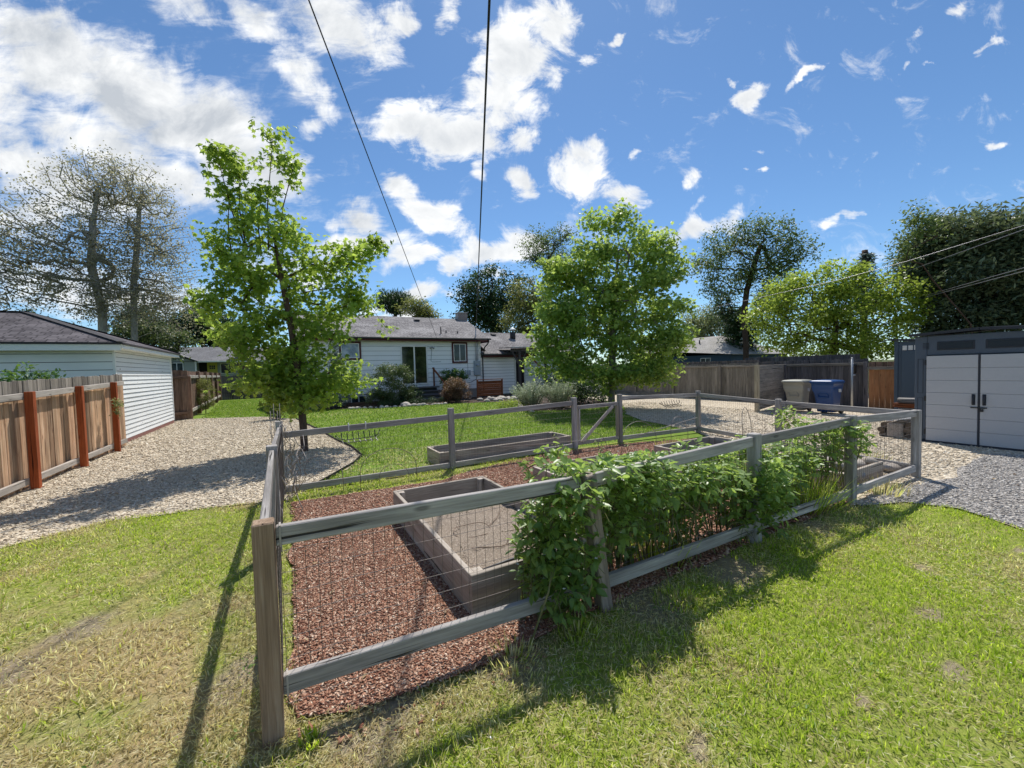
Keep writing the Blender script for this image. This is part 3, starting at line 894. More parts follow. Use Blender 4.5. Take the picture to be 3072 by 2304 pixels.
chips('wood_chips', MULCH, 3200, .023, M['chip'], 32, (-.1, 8.0, 4.2, 6.3), .28, .016, 1.9, 'red-brown mulch chips at the rear of the garden', 'mulch')
chips('wood_chips', MULCH, 900, .036, M['chip'], 33, (2.6, 7.4, 2.0, 4.2), .28, .016, 1.9, 'red-brown mulch chips behind the blackberry bushes', 'mulch')
SPILL = [(-.1, 2.3), (.0, 1.95), (.5, 1.75), (1.1, 1.85), (1.6, 1.95), (1.9, 2.2), (1, 2.3)]
chips('wood_chips', SPILL, 260, .026, M['chip'], 34, None, .3, .004, 1.9, 'scattered mulch chips spilled under the front rail onto the lawn', 'mulch')
chips('gravel', GRAVEL_L, 900, .036, M['pebble'], 35, (-3.6, 1.4, 5.4, 11), .36, .003, 1.4, 'tan gravel of the drive beside the plank fence', 'gravel')
chips('gravel', GRAVEL_L, 420, .05, M['pebble'], 36, (-4.2, 1.4, 11, 20.3), .34, .003, 1.4, 'tan gravel of the drive beside the garage', 'gravel')
chips('gravel', GRAVEL_R, 520, .045, M['pebble'], 37, (5.5, 14, 1.9, 13), .36, .003, 1.4, 'tan gravel of the yard in front of the bins', 'gravel', fade=lambda x, y: 1. - .5 * (x > 10))
chips('gravel', GRAVEL_G, 1500, .030, M['pebble_grey'], 38, (5.5, 10.9, -.5, 2.1), .4, .008, 1.4, 'grey gravel in front of the storage shed', 'gravel')
chips('fallen_leaves', BED, 60, .05, M['chip'], 39, None, .2, .004, 2.2, 'dry litter in the shaded bed by the house', 'leaf litter')
# broad-leaved weeds and clover patches in the lawn
def weeds(n, bounds, seed, label, size=.02, hz=.02):
    rg = np.random.default_rng(seed)
    x, y = scatter(LAWN_N, n, rg, bounds)
    k = keep_view(x, y) & ~inpoly(x, y, MULCH) & (vnoise(x, y, 1.4, seed) > .52)
    x, y = x[k], y[k]
    q = 9
    a = rg.uniform(0, 6.283, len(x) * q); r = .045 * rg.random(len(x) * q) ** .5
    P = np.stack([np.repeat(x, q) + r * np.cos(a), np.repeat(y, q) + r * np.sin(a), rg.uniform(.008, hz, len(x) * q)], 1)
    o = leaf_mesh('lawn_weeds', M['lf_weed'], None, P, size * rg.uniform(.6, 1.3, len(P)), 'ovate', (.35, .35), a, .4, None, None, seed)
    return tag(o, label, 'weeds', None, 'stuff')
weeds(16, (-2.2, 5.5, .35, 2.4), 51, 'clover and small broad-leaved weeds in the near lawn')
weeds(9, (-4.5, -.1, 2.4, 6.3), 52, 'broad-leaved weeds in the dry lawn left of the fence', .026, .025)
# dead leaves blown over the gravel
def litter(P, n, bounds, seed, label, z):
    rg = np.random.default_rng(seed)
    x, y = scatter(P, n, rg, bounds)
    o = leaf_mesh('dead_leaves', M['lf_dead'], None, np.stack([x, y, np.full(len(x), z)], 1), .05 * rg.uniform(.5, 1.3, len(x)), 'ovate', (.15, .2), None, .35, None, None, seed)
    return tag(o, label, 'dead leaves', None, 'stuff')
litter(GRAVEL_L, 5, None, 53, 'dead leaves scattered over the gravel drive', .02)
litter(GRAVEL_R, 2.5, (6, 16, .5, 13), 54, 'dead leaves scattered over the gravel yard', .02)
litter(MULCH, 5, None, 55, 'dry leaves fallen on the red mulch', .03)
# small white clover heads in the lawn
rg = np.random.default_rng(77)
xs, ys = scatter(LAWN_N, 40, rg, (.4, 4, .35, 2.0))
kk = vnoise(xs, ys, 1.6, 12) > .56
xs, ys = xs[kk], ys[kk]
tag(leaf_mesh('clover_flowers', M['flower'], None, np.stack([xs, ys, rg.uniform(.03, .06, len(xs))], 1), .011, 'quad', (.2, .5), None, 1.2, seed=5), 'tiny white clover heads in the near lawn', 'flowers', None, 'stuff')

# lawn edging strip
mb = MB()
E_ = [(.25, 6.5), (.45, 6.8), (1.0, 7.75), (1.24, 8.42), (1.2, 9.5), (.98, 11), (.78, 13), (.5, 15), (.25, 17)]
for a, b in zip(E_[:-1], E_[1:]): mb.beam((*a, .015), (*b, .015), .012, .07)
single(mb, 'lawn_edging', M['rubber'], 'thin black edging strip between gravel and back lawn', 'edging', (.25, 6.5, 0))

# ------------------------------------------------------------------ garden fence
gf = thing('garden_fence', 'low grey post and rail garden fence with wire mesh', 'fence', (-.12, 2.1, 0))
FG = M['fence_grey']
def post(x, y, h, dx=0, dy=0, w=.09, mat=FG, par=gf, z0=-.06, label=None):
    mb = MB()
    mb.beam((x, y, z0), (x + dx, y + dy, h), w, w, .006, (0, 1, 0))
    return mb.build('post', mat, par, label)
post(-.12, 2.1, 1.0, .0, 0, .086, M['post_brown'], label='brown corner post nearest the camera')
post(1.84, 2.06, .95, -.16, -.03, .09, M['old_post'], label='leaning weathered post among the blackberries')
for x, y, h in [(3.70, 2.1, 1.0), (5.63, 2.1, 1.01), (7.55, 2.08, .93), (-.15, 4.35, 1.0), (-.12, 6.4, 1.02), (2.39, 6.4, 1.02), (5.02, 6.42, 1.04), (6.26, 6.42, 1.04), (8.62, 6.22, 1.0), (8.12, 4.15, .94)]:
    post(x, y, h)
def rail(a, b, name='rail', mat=FG, par=gf, th=.038, h=.089):
    mb = MB(); mb.beam(a, b, th, h, .004); return mb.build(name, mat, par)
def rails(pts, zt, zb):
    for i in range(len(pts) - 1):
        a, b = Vector(pts[i] + (0,)), Vector(pts[i + 1] + (0,))
        d = (b - a).normalized() * .047
        rail(a + d + Vector((0, 0, zt[i])), b - d + Vector((0, 0, zt[i + 1])))
        rail(a + d + Vector((0, 0, zb[i])), b - d + Vector((0, 0, zb[i + 1])))
rails([(-.12, 2.1), (1.72, 2.06), (3.70, 2.1), (5.63, 2.1), (7.55, 2.08)], (.925, .895, .93, .945, .885), (.232, .175, .14, .115, .125))
rails([(-.12, 2.1), (-.15, 4.35), (-.12, 6.4)], (.93, .92, .90), (.22, .15, .10))
rails([(-.12, 6.4), (2.39, 6.4), (5.02, 6.42)], (.82, .87, .93), (.06, .05, .07))
rails([(6.26, 6.42), (8.62, 6.22), (8.12, 4.15), (7.55, 2.08)], (.95, .90, .86, .87), (.08, .09, .10, .12))
for (x, z) in ((-.062, .925), (-.062, .232)):        # pale bracket where the rail meets the near post
    mb = MB(); mb.box((x + .006, 2.1, z), (.008, .05, .098)); mb.build('rail_bracket', M['rail_pale'], gf)
def mesh_panel(a, b, z0=.06, z1=.9, sx=.052, sz=.1, r=.0015, seed=1, sag=.01, mat=None):
    rg = random.Random(seed)
    a, b = Vector((*a, 0)), Vector((*b, 0))
    L = (b - a).length; d = (b - a) / L
    nrm = Vector((-d.y, d.x, 0))
    mb = MB()
    ph = rg.uniform(0, 6)
    def P(u, z): return a + d * u + Vector((0, 0, z)) + nrm * (sag * math.sin(u * 2.1 + ph) * math.sin(z * 3)) + Vector((0, 0, .008 * math.sin(u * 3 + ph + z)))
    n = int(L / sx)
    for i in range(n + 1):
        u = min(L, i * sx + rg.uniform(-.004, .004))
        mb.tube([P(u, z0 + (z1 - z0) * k / 3) for k in range(4)], r, 3, False)
    m = int((z1 - z0) / sz)
    for j in range(m + 1):
        z = z0 + (z1 - z0) * j / m
        q = max(3, int(L / .3))
        mb.tube([P(L * k / q, z) for k in range(q + 1)], r * 1.25, 3, False)
    return mb.build('wire_mesh', mat or M['mesh_wire'], gf)
mesh_panel((-.06, 2.128), (1.74, 2.125), .1, .93, seed=1)
mesh_panel((1.80, 2.128), (3.66, 2.128), .1, .93, seed=2)
mesh_panel((3.75, 2.128), (5.58, 2.128), .1, .93, seed=3)
mesh_panel((5.68, 2.126), (7.50, 2.110), .1, .90, seed=4)
mesh_panel((-.082, 2.2), (-.11, 4.3), .1, .93, seed=5)
mesh_panel((-.11, 4.4), (-.082, 6.35), .1, .93, seed=6)
mesh_panel((-.05, 6.43), (2.34, 6.43), .06, .86, .055, .11, .0014, 7)
mesh_panel((2.44, 6.43), (4.97, 6.445), .06, .88, .055, .11, .0014, 8)
mesh_panel((6.31, 6.445), (8.57, 6.25), .06, .9, .055, .11, .0014, 9)
mesh_panel((8.64, 6.17), (8.16, 4.2), .06, .88, .055, .11, .0014, 10)
mesh_panel((8.13, 4.1), (7.6, 2.14), .06, .86, .055, .11, .0014, 11)

gt = thing('garden_gate', 'low wooden garden gate with pale diagonal brace', 'gate', (5.6, 6.4, 0))
mb = MB(); mb.beam((5.085, 6.40, .835), (6.195, 6.40, .845), .036, .075, .004); mb.build('top_rail', FG, gt)
mb = MB(); mb.beam((5.085, 6.40, .11), (6.195, 6.40, .11), .036, .075, .004); mb.build('bottom_rail', FG, gt)
mb = MB(); mb.beam((6.16, 6.40, .15), (6.16, 6.40, .805), .036, .07, .004, (0, 1, 0)); mb.build('stile', M['bed_board'], gt)
mb = MB(); mb.beam((5.12, 6.40, .15), (5.12, 6.40, .795), .036, .06, .004, (0, 1, 0)); mb.build('stile', FG, gt)
mb = MB(); mb.beam((5.17, 6.372, .14), (6.02, 6.372, .80), .02, .07, .003); mb.build('brace', M['rail_pale'], gt)
mb = MB()
for i in range(20): mb.tube([(5.15 + i * .052, 6.425, .12), (5.15 + i * .052, 6.425, .82)], .0013, 3, False)
for j in range(7): mb.tube([(5.13, 6.425, .13 + j * .11), (6.18, 6.425, .13 + j * .11)], .0014, 3, False)
mb.build('wire_mesh', M['mesh_wire'], gt)

# raised beds
def bed(x0, x1, y0, y1, h, label, soilz, soil='soil', th=.04, slope=.05):
    t = thing('raised_bed', label, 'raised bed', ((x0 + x1) / 2, (y0 + y1) / 2, 0), 'wooden raised garden beds')
    B = M['bed_board']
    for y in (y0 + th / 2, y1 - th / 2):
        mb = MB(); mb.beam((x0, y, h / 2), (x1, y, h / 2), th, h, .004); mb.build('end_board', B, t)
    for x in (x0 + th / 2, x1 - th / 2):
        mb = MB(); mb.beam((x, y0 + th, h / 2 - .001), (x, y1 - th, h / 2 - .001), th, h - .003, .004); mb.build('side_board', B, t)
    for x in (x0 + th + .035, x1 - th - .035):
        for y in (y0 + th + .035, y1 - th - .035):
            mb = MB(); mb.beam((x, y, 0), (x, y, h - .006), .07, .07, .004, (0, 1, 0)); mb.build('corner_block', B, t)
    mb = MB()
    rg = random.Random(int(x0 * 100))
    n = 14
    g = [[(x0 + th + (x1 - x0 - 2 * th) * i / n, y0 + th + (y1 - y0 - 2 * th) * j / n, soilz + rg.uniform(-.012, .014) - slope * (j / n) ** 1.4) for j in range(n + 1)] for i in range(n + 1)]
    V = [p for r in g for p in r]
    mb._add(V, [(i * (n + 1) + j, (i + 1) * (n + 1) + j, (i + 1) * (n + 1) + j + 1, i * (n + 1) + j + 1) for i in range(n) for j in range(n)], V, .5, True)
    mb.build('soil', M[soil], t)
    return t
bed(1.0, 2.13, 2.40, 4.62, .30, 'large raised bed of bare dry soil just behind the front fence', .225, slope=.16)
bed(2.2, 5.0, 6.50, 7.2, .26, 'long narrow raised bed just behind the rear fence rail', .10, 'bark_bed')
bed(5.40, 6.95, 4.00, 4.75, .28, 'short raised bed on the mulch near the right rear corner', .08, 'bark_bed')
bed(2.95, 4.42, 2.95, 4.74, .28, 'raised bed hidden behind the blackberry bushes', .18)
bed(5.95, 7.10, 2.28, 3.05, .24, 'low raised bed filled with river stones at the right front corner', .08, 'bark_bed')
chips('soil_crumbs', [(1.05, 2.45), (2.08, 2.45), (2.08, 4.57), (1.05, 4.57)], 900, .011, mat_chip('soil_crumb', [(.0, (.14, .1, .07)), (.4, (.27, .21, .155)), (.75, (.42, .34, .26)), (1., (.62, .55, .46))]), 41, None, .5, lambda x, y: .222 - .16 * np.clip((y - 2.44) / 2.14, 0, 1) ** 1.4, 1.7,
      'dry soil crumbs on the front raised bed', 'soil')
# hose and drip line lying in the front bed
mb = MB(); mb.tube([(1.10, 2.52, .245), (1.35, 2.56, .242), (1.6, 2.58, .24), (1.95, 2.60, .242), (2.3, 2.62, .33), (2.8, 2.6, .33)], .011, 8); 
single(mb, 'garden_hose', M['hose'], 'black hose lying across the near end of the front raised bed', 'hose', (1.6, 2.58, .2))
mb = MB()
mb.tube([(1.42 + .17 * math.cos(a), 3.35 + .17 * math.sin(a), .187 + .01 * math.sin(3 * a)) for a in [k * .3 for k in range(0, 22)]] + [(1.75, 3.5, .185), (1.84, 3.55, .25)], .004, 5)
single(mb, 'drip_line', M['hose_tan'], 'tan drip line coiled in a ring on the dry soil', 'drip line', (1.42, 3.55, .2))
mb = MB()
mb.tube([(1.24, 2.95, .218), (1.45, 2.84, .222), (1.68, 2.87, .222), (1.79, 3.05, .215), (1.8, 3.1, .29)], .004, 5)
single(mb, 'drip_line', M['hose_tan'], 'short curved tan drip line nearer the front rail', 'drip line', (1.45, 2.84, .2))
# stones in the corner bed
rs = random.Random(5)
k = 0
STN = []
for (cx, cy, n, z0, zz) in ((6.75, 2.66, 30, .10, .14), (7.5, 2.45, 9, .03, .05)):
    for i in range(n):
        x = cx + rs.uniform(-.32, .30) if n > 10 else cx + rs.uniform(-.32, .3)
        y = cy + rs.uniform(-.28, .28)
        r = rs.uniform(.055, .125)
        mb = MB(); mb.stone((x, y, z0 + rs.uniform(0, zz)), (r * 1.25, r, r * .62), k)
        single(mb, 'river_stone', M['stone_grey' if rs.random() < .3 else 'stone'], 'rounded tan or grey river stone in the heap at the right fence corner', 'stone', (x, y, 0), 'river stones heaped at the fence corner'); k += 1

# wire hoops leaning along the rear of the garden
HP = 'wire hoops standing along the rear fence'
def hoop(x0, x1, y, h, lean, label, r=.005, mat=None, base=0.):
    c = (x0 + x1) / 2; w = (x1 - x0) / 2
    pts = [(x0, y, base)] + [(c - w * math.cos(a), y + lean * math.sin(a), base + (h - base) * (.45 + .55 * math.sin(a))) for a in [math.pi * q / 14 for q in range(15)]] + [(x1, y, base)]
    mb = MB(); mb.tube(pts, r, 5)
    single(mb, 'wire_hoop', mat or M['wire'], label, 'garden hoop', (c, y, 0), HP)
hoop(.05, .62, 5.95, .55, .05, 'pale wire hoop by the left rear fence corner')
hoop(.85, 1.66, 5.98, .53, .05, 'largest dark wire hoop, standing on the grass before the rear rail', .0045, M['wire_rust'])
hoop(1.10, 1.52, 5.93, .30, .05, 'small dark hoop inside the largest wire hoop', .0035, M['wire_rust'])
hoop(4.2, 4.85, 5.3, .52, .04, 'pale wire hoop just left of the gate post')
hoop(5.25, 6.15, 5.35, .60, .04, 'wide pale wire hoop in front of the garden gate')
hoop(6.45, 6.95, 5.25, .62, .04, 'tall narrow wire hoop right of the gate')
hoop(7.55, 7.85, 4.5, .78, .05, 'wire hoop over the right side fence, nearest the tan bin', .006)
hoop(7.95, 8.3, 3.95, .92, .05, 'wire hoop over the right side fence, below the blue bin', .006)
# fallen stakes
for (a, b, lab) in (((3.1, 6.0, .33), (4.3, 5.1, .45), 'thin cane lying across the rear raised bed'), ((5.0, 4.6, .08), (5.5, 4.25, .34), 'thin stick poking from the mulch by the short bed'), ((4.9, 4.9, .42), (7.3, 5.3, .55), 'long pale cane lying over the beds towards the right corner')):
    mb = MB(); mb.tube([a, b], [.007, .005], 5); single(mb, 'garden_cane', M['rail_pale'], lab, 'cane', a)

# tangle of loose wire at the left rear corner
rw = random.Random(9)
mb = MB()
for q in range(34):
    y = rw.uniform(4.2, 6.5); x = -.05 + rw.uniform(-.05, .14)
    z = rw.uniform(.15, .8)
    pts = []
    for s_ in range(7):
        pts.append((x, y, z))
        x += rw.uniform(-.05, .05); y += rw.uniform(-.16, .16); z += rw.uniform(.02, .11)
        x = min(.18, max(-.2, x)); z = min(1.12, z)
    mb.tube(pts, .0035, 4)
single(mb, 'wire_tangle', M['wire'], 'tangled roll of loose wire leaning on the left fence rail', 'wire roll', (-.05, 5.4, 0))
for i in range(4):
    mb = MB(); x = -.22 + i * .03
    mb.tube([(x, 6.46, .0), (x + rw.uniform(-.02, .03), 6.47, 1.16 + i % 2 * .1)], .004, 5)
    single(mb, 'wire_stake', M['wire'], 'thin wire stake standing behind the left rear fence post', 'stake', (x, 6.46, 0), 'wire stakes by the left rear post')

# black wire troughs hung on the rear rail
def trough(x0, x1, y, z0, z1, label, loc, ties=True):
    t = thing('hanging_trough', label, 'wire trough', loc)
    mb = MB()
    n = 7
    for i in range(n):
        x = x0 + (x1 - x0) * (.08 + .84 * i / (n - 1))
        mb.beam((x, y, z1), (x, y - .05, z0 + .03), .012, .004, up=(0, 1, 0))
        mb.beam((x, y - .05, z0 + .03), (x + .01, y - .17, z0 - .02), .012, .004, up=(0, 0, 1))
    mb.tube([(x0 - .04, y - .02, z1 - .03), (x0, y - .06, z0 + .05), (x0 + .1, y - .08, z0 + .02), (x1 - .1, y - .08, z0 + .03), (x1, y - .06, z0 + .06), (x1 + .03, y - .02, z1)], .006, 6)
    mb.tube([(x0 - .02, y - .12, z0 + .03), (x0 + .1, y - .16, z0 - .01), (x1 - .1, y - .16, z0), (x1 + .02, y - .1, z0 + .06)], .005, 6)
    mb.build('rack', M['black_metal'], t)
    if ties:
        for x in (x0 + .15, x1 - .17):
            mb = MB(); mb.tube([(x, y + .024, z1 + .02), (x, y - .026, z1 + .01), (x, y - .026, z1 + .135), (x, y + .024, z1 + .135), (x, y + .024, z1 + .02)], .005, 5)
            mb.build('cable_tie', M['white_trim'], t)
    return t
trough(.62, 1.18, 6.36, .66, .78, 'black iron trough tied under the rear rail with white ties', (.9, 6.36, .6))
trough(7.35, 7.95, 6.28, .70, .82, 'black iron trough hanging on the rear rail right of the gate', (7.65, 6.28, .6), False)
# ------------------------------------------------------------------ buildings
def siding(name, mat, parent, p0, u, L, z0, z1, e, n, gap=.016):
    """lap boards on a wall from p0 along u; n points outwards; top(u)->z cuts a gable"""
    p0, u, n = Vector(p0), Vector(u).normalized(), Vector(n).normalized()
    mb = MB()
    z = z0
    rg = random.Random(int(L * 100))
    while z < z1 - .01:
        zt = min(z1, z + e)
        a = .030 + rg.uniform(-.003, .003)
        A = [p0 + u * q + n * a + Vector((0, 0, z + gap + rg.uniform(-.003, .003))) for q in (0, L)]
        B = [p0 + u * q + n * .012 + Vector((0, 0, zt)) for q in (L, 0)]
        mb.poly(A + B, u, (0, 0, 1))
        mb.poly([A[1], A[0], p0 + Vector((0, 0, z + gap)), p0 + u * L + Vector((0, 0, z + gap))])
        z = zt
    return mb.build(name, mat, parent)

def window(parent, x0, x1, z0, z1, y, trim, tw=.09, frame='white_trim', glass='glass', mull=1, name='window', axis='y', bars=0):
    """window in a wall facing -Y (axis y) or -X (axis x); y is the wall plane"""
    def P(a, d, z): return (a, y - d, z) if axis == 'y' else (y - d, a, z)
    mb = MB()
    def bar(a0, a1, c0, c1, d0, d1):
        c = P((a0 + a1) / 2, (d0 + d1) / 2, (c0 + c1) / 2)
        s = (a1 - a0, d1 - d0, c1 - c0) if axis == 'y' else (d1 - d0, a1 - a0, c1 - c0)
        mb.box(c, s, None, .003)
    if trim:
        bar(x0, x1, z1 - tw, z1, .0, .05); bar(x0, x1, z0, z0 + tw, 0, .055)
        bar(x0, x0 + tw, z0 + tw, z1 - tw, 0, .048); bar(x1 - tw, x1, z0 + tw, z1 - tw, 0, .048)
        w = mb.build(name, M[trim], parent)
        x0 += tw; x1 -= tw; z0 += tw; z1 -= tw
        mb = MB()
    f = .045 if name != 'sliding_door' else .075
    bar(x0, x1, z1 - f, z1, .0, .036); bar(x0, x1, z0, z0 + f, 0, .036)
    bar(x0, x0 + f, z0 + f, z1 - f, 0, .034); bar(x1 - f, x1, z0 + f, z1 - f, 0, .034)
    for i in range(mull):
        c = x0 + (x1 - x0) * (i + 1) / (mull + 1)
        bar(c - f / 2, c + f / 2, z0 + f, z1 - f, 0, .033)
    fr = mb.build('frame' if trim else name, M[frame], w if trim else parent)
    if not trim: w = fr
    for i in range(mull + 1):
        a0 = x0 + (x1 - x0) * i / (mull + 1); a1 = x0 + (x1 - x0) * (i + 1) / (mull + 1)
        mb = MB(); bar(a0 + f * .4, a1 - f * .4, z0 + f * .5, z1 - f * .5, .008, .017 + .002 * i)
        mb.build('pane', M[glass], w)
    return w

# -- white house behind the lawn
H = thing('house', 'white clapboard house with maroon trim and grey shingle roof at the back of the lawn', 'house', (6, 22.5, 0))
mb = MB(); mb.box((5.63, 26, .26), (9.62, 6.94, .52)); mb.build('foundation', M['concrete'], H)
mb = MB(); mb.box((5.63, 26, 1.98), (9.6, 6.9, 2.9)); mb.poly([(10.44, 22.6, 3.43), (10.44, 29.4, 3.43), (10.44, 26, 5.0)]); mb.build('wall_core', M['backing'], H)
siding('wall_siding', M['house_siding'], H, (.83, 22.53, 0), (1, 0, 0), 9.62, .52, 3.42, .255, (0, -1, 0))
siding('wall_siding', M['house_siding'], H, (10.445, 22.53, 0), (0, 1, 0), 6.9, .52, 3.42, .255, (1, 0, 0))
mb = MB(); mb.box((10.43, 22.505, 1.95), (.09, .05, 2.86), None, .004); mb.box((.85, 22.505, 1.95), (.09, .05, 2.86), None, .004); mb.build('corner_board', M['white_trim'], H)
roof = MB()
sl = Vector((0, 3.9, 1.63)).normalized()
roof.slab([(.4, 22.08, 3.56), (10.98, 22.08, 3.56), (10.98, 26, 5.19), (.4, 26, 5.19)], .05, (1, 0, 0), sl)
roof.slab([(.4, 26, 5.19), (10.98, 26, 5.19), (10.98, 29.9, 3.56), (.4, 29.9, 3.56)], .05, (1, 0, 0), (0, -3.9, 1.63))
roof = roof.build('roof', M['roof_house'], H)
ch = MB(); ch.box((10.72, 26.0, 5.22), (.66, .55, .72)); ch = ch.build('chimney', M['brick'], roof)
mb = MB(); mb.box((10.72, 26.0, 5.60), (.74, .63, .05), None, .01); mb.build('chimney_cap', M['concrete'], roof)
for (x, y) in ((7.35, 25.2), ):
    z = 3.56 + (y - 22.08) * .416
    mb = MB(); mb.box((x, y, z + .09), (.36, .34, .06), Matrix.Rotation(.36, 3, 'X'), .015); mb.box((x, y, z + .03), (.26, .26, .12)); mb.build('roof_vent', M['shed_roof'], roof)
for x, y, h in ((8.05, 22.75, .42), (8.45, 22.95, .14), (9.15, 22.9, .12)):
    z = 3.56 + (y - 22.08) * .416
    mb = MB(); mb.tube([(x, y, z - .05), (x, y, z + h)], .035, 8); mb.build('vent_pipe', M['black_metal'], roof)
mb = MB(); mb.beam((.4, 22.045, 3.50), (10.98, 22.045, 3.50), .09, .085, .01); mb.build('gutter', M['black_metal'], H)
mb = MB(); mb.beam((.42, 22.13, 3.405), (10.9, 22.13, 3.405), .03, .10); mb.beam((.84, 22.30, 3.385), (10.9, 22.30, 3.385), .31, .02); mb.build('fascia', M['maroon'], H)
mb = MB(); mb.beam((10.88, 22.1, 3.40), (10.88, 29.8, 3.40), .03, .16); mb.build('rake_board', M['maroon'], H)
mb = MB(); mb.tube([(10.84, 22.05, 3.48), (10.84, 22.08, 3.36), (10.80, 22.14, 3.22), (10.66, 22.3, 3.02), (10.62, 22.34, 2.72)], .04, 8); mb.build('downspout', M['black_metal'], H)
mb = MB(); mb.box((10.56, 22.42, 2.62), (.2, .16, .18), None, .015); mb.tube([(10.56, 22.42, 2.55), (10.56, 22.42, .9), (10.56, 22.40, .3)], .042, 8); mb.build('downspout', M['black_metal'], H)
sd = window(H, 5.57, 7.10, .92, 3.13, 22.495, None, 0, 'white_trim', 'glass_green', 1, 'sliding_door')
window(H, 8.60, 9.58, 2.10, 3.33, 22.495, 'maroon')
window(H, 2.42, 3.50, 2.36, 3.32, 22.495, 'maroon', .09, 'white_trim', 'glass_pale', 0)
window(H, 2.90, 3.68, .03, .47, 22.53, None, 0, 'cream_trim', 'glass', 1, 'basement_window')
mb = MB(); mb.box((10.19, 22.44, 1.77), (.42, .12, .88), None, .012); me_ = mb.build('electric_meter', M['grey_box'], H)
mb = MB(); mb.lathe([(.0, 0), (.085, 0), (.085, .06), (.07, .09), (0, .1)], (0, 0, 0), 16)
mb.V = [(10.17 + v[0], 22.38 - v[2], 1.95 + v[1]) for v in mb.V]; mb.build('meter_dial', M['glass_pale'], me_)
mb = MB(); mb.box((9.62, 22.46, 1.50), (.25, .08, .31), None, .02); mb.build('utility_box', M['grey_box'], H)
mb = MB(); mb.tube([(10.12, 22.42, 2.2), (10.12, 22.40, 3.4), (10.13, 22.35, 4.2)], .032, 8); mb.tube([(10.24, 22.43, 2.2), (10.24, 22.43, 3.4)], .02, 8); mb.build('conduit', M['galv'], H)
mb = MB(); mb.lathe([(.05, 0), (.07, .05), (.055, .11), (.02, .14)], (10.13, 22.35, 4.17), 10); mb.build('service_head', M['galv'], H)
mb = MB(); mb.tube([(9.62, 22.45, 1.34), (9.62, 22.45, 1.25), (9.2, 22.45, 1.22)], .012, 6); mb.tube([(10.15, 22.44, 1.33), (10.12, 22.44, 1.1), (9.75, 22.44, .92), (9.5, 22.44, .9)], .014, 6); mb.tube([(9.58, 22.47, 1.66), (9.58, 22.47, 2.1)], .008, 5); mb.build('wall_cable', M['cable'], H)
mb = MB(); mb.lathe([(.02, 0), (.05, .05), (.055, .1)], (7.28, 22.42, 2.93), 10); mb.lathe([(.02, 0), (.05, .05), (.055, .1)], (7.46, 22.42, 2.92), 10); mb.box((7.37, 22.47, 3.02), (.14, .05, .07), None, .01); fl = mb.build('flood_light', M['galv'], H)
mb = MB(); mb.tube([(7.35, 22.485, 2.98), (7.34, 22.485, 2.6), (7.30, 22.485, 2.25), (7.38, 22.485, 2.18), (7.9, 22.485, 2.19)], .009, 5); mb.build('wall_cable', M['cable'], H)
st = MB()
for i in range(4): st.box((6.68, 22.46 - .55 - .30 * i - (.0 if i else -.0), .80 - .2 * i - .03), (1.5, .36 if i else .9, .06), None, .008)
st.box((6.68, 22.2, .36), (1.44, .55, .7))
for i in range(1, 4): st.box((6.68, 22.46 - .42 - .30 * i, .36 - .1 * i), (1.4, .28, .72 - .2 * i))
st.build('back_steps', M['steps'], H)
mb = MB(); mb.beam((7.35, 22.2, .75), (7.35, 22.2, 1.86), .08, .08, .006, (0, 1, 0)); mb.beam((7.60, 21.1, 0), (7.60, 21.1, .92), .08, .08, .006, (0, 1, 0)); mb.beam((7.33, 22.3, 1.84), (7.62, 21.02, .90), .06, .09, .005); mb.build('handrail', M['brown_screen'], H)

# the lower wing with its porch
W = H
mb = MB(); mb.box((14.3, 26.1, 1.2), (7.68, 6.5, 2.4)); mb.build('wing_core', M['backing'], W)
siding('wing_siding', M['house_siding'], W, (10.47, 22.84, 0), (1, 0, 0), 2.55, .06, 2.40, .19, (0, -1, 0))
siding('wing_siding', M['house_siding'], W, (13.8, 22.84, 0), (1, 0, 0), 4.3, .06, 2.40, .19, (0, -1, 0))
wr = MB()
wr.slab([(11.0, 22.38, 2.64), (18.6, 22.38, 2.64), (18.6, 26, 4.30), (11.0, 26, 4.30)], .05, (1, 0, 0), (0, 3.62, 1.66))
wr.slab([(10.62, 22.38, 2.64), (10.997, 22.38, 2.64), (10.997, 22.75, 2.81), (10.62, 22.75, 2.81)], .05, (1, 0, 0), (0, 3.62, 1.66))
wr.slab([(11.0, 26, 4.30), (18.6, 26, 4.30), (18.6, 29.6, 2.65), (11.0, 29.6, 2.65)], .05, (1, 0, 0), (0, -3.6, 1.66))
wr = wr.build('wing_roof', M['roof_house'], W)
mb = MB(); mb.lathe([(.2, 0), (.2, .42), (.17, .44), (.17, .5)], (14.2, 25.0, 3.78), 14); mb.build('flue', M['roof_edge'], wr)
mb = MB(); mb.lathe([(.26, .0), (.24, .04), (.03, .2)], (14.2, 25.0, 4.42), 14); mb.build('flue_cap', M['cream_trim'], wr)
mb = MB(); mb.box((12.9, 25.5, 4.14), (.34, .3, .07), Matrix.Rotation(.4, 3, 'X'), .01); mb.build('roof_vent', M['roof_edge'], wr)
mb = MB(); mb.beam((10.62, 22.34, 2.57), (18.6, 22.34, 2.57), .09, .09, .01); mb.build('gutter', M['black_metal'], W)
mb = MB(); mb.beam((10.62, 22.42, 2.475), (18.6, 22.42, 2.475), .03, .10); mb.build('fascia', M['maroon'], W)
mb = MB(); mb.box((13.42, 22.83, 1.15), (.62, .05, 2.2)); mb.build('dark_doorway', M['dark_opening'], W)  # flat near-black panel stands for the shaded open doorway
mb = MB(); mb.beam((13.07, 22.80, 0), (13.07, 22.80, 2.35), .07, .08, .004, (0, 1, 0)); mb.beam((13.77, 22.80, 0), (13.77, 22.80, 2.35), .07, .08, .004, (0, 1, 0)); mb.build('door_frame', M['cream_trim'], W)
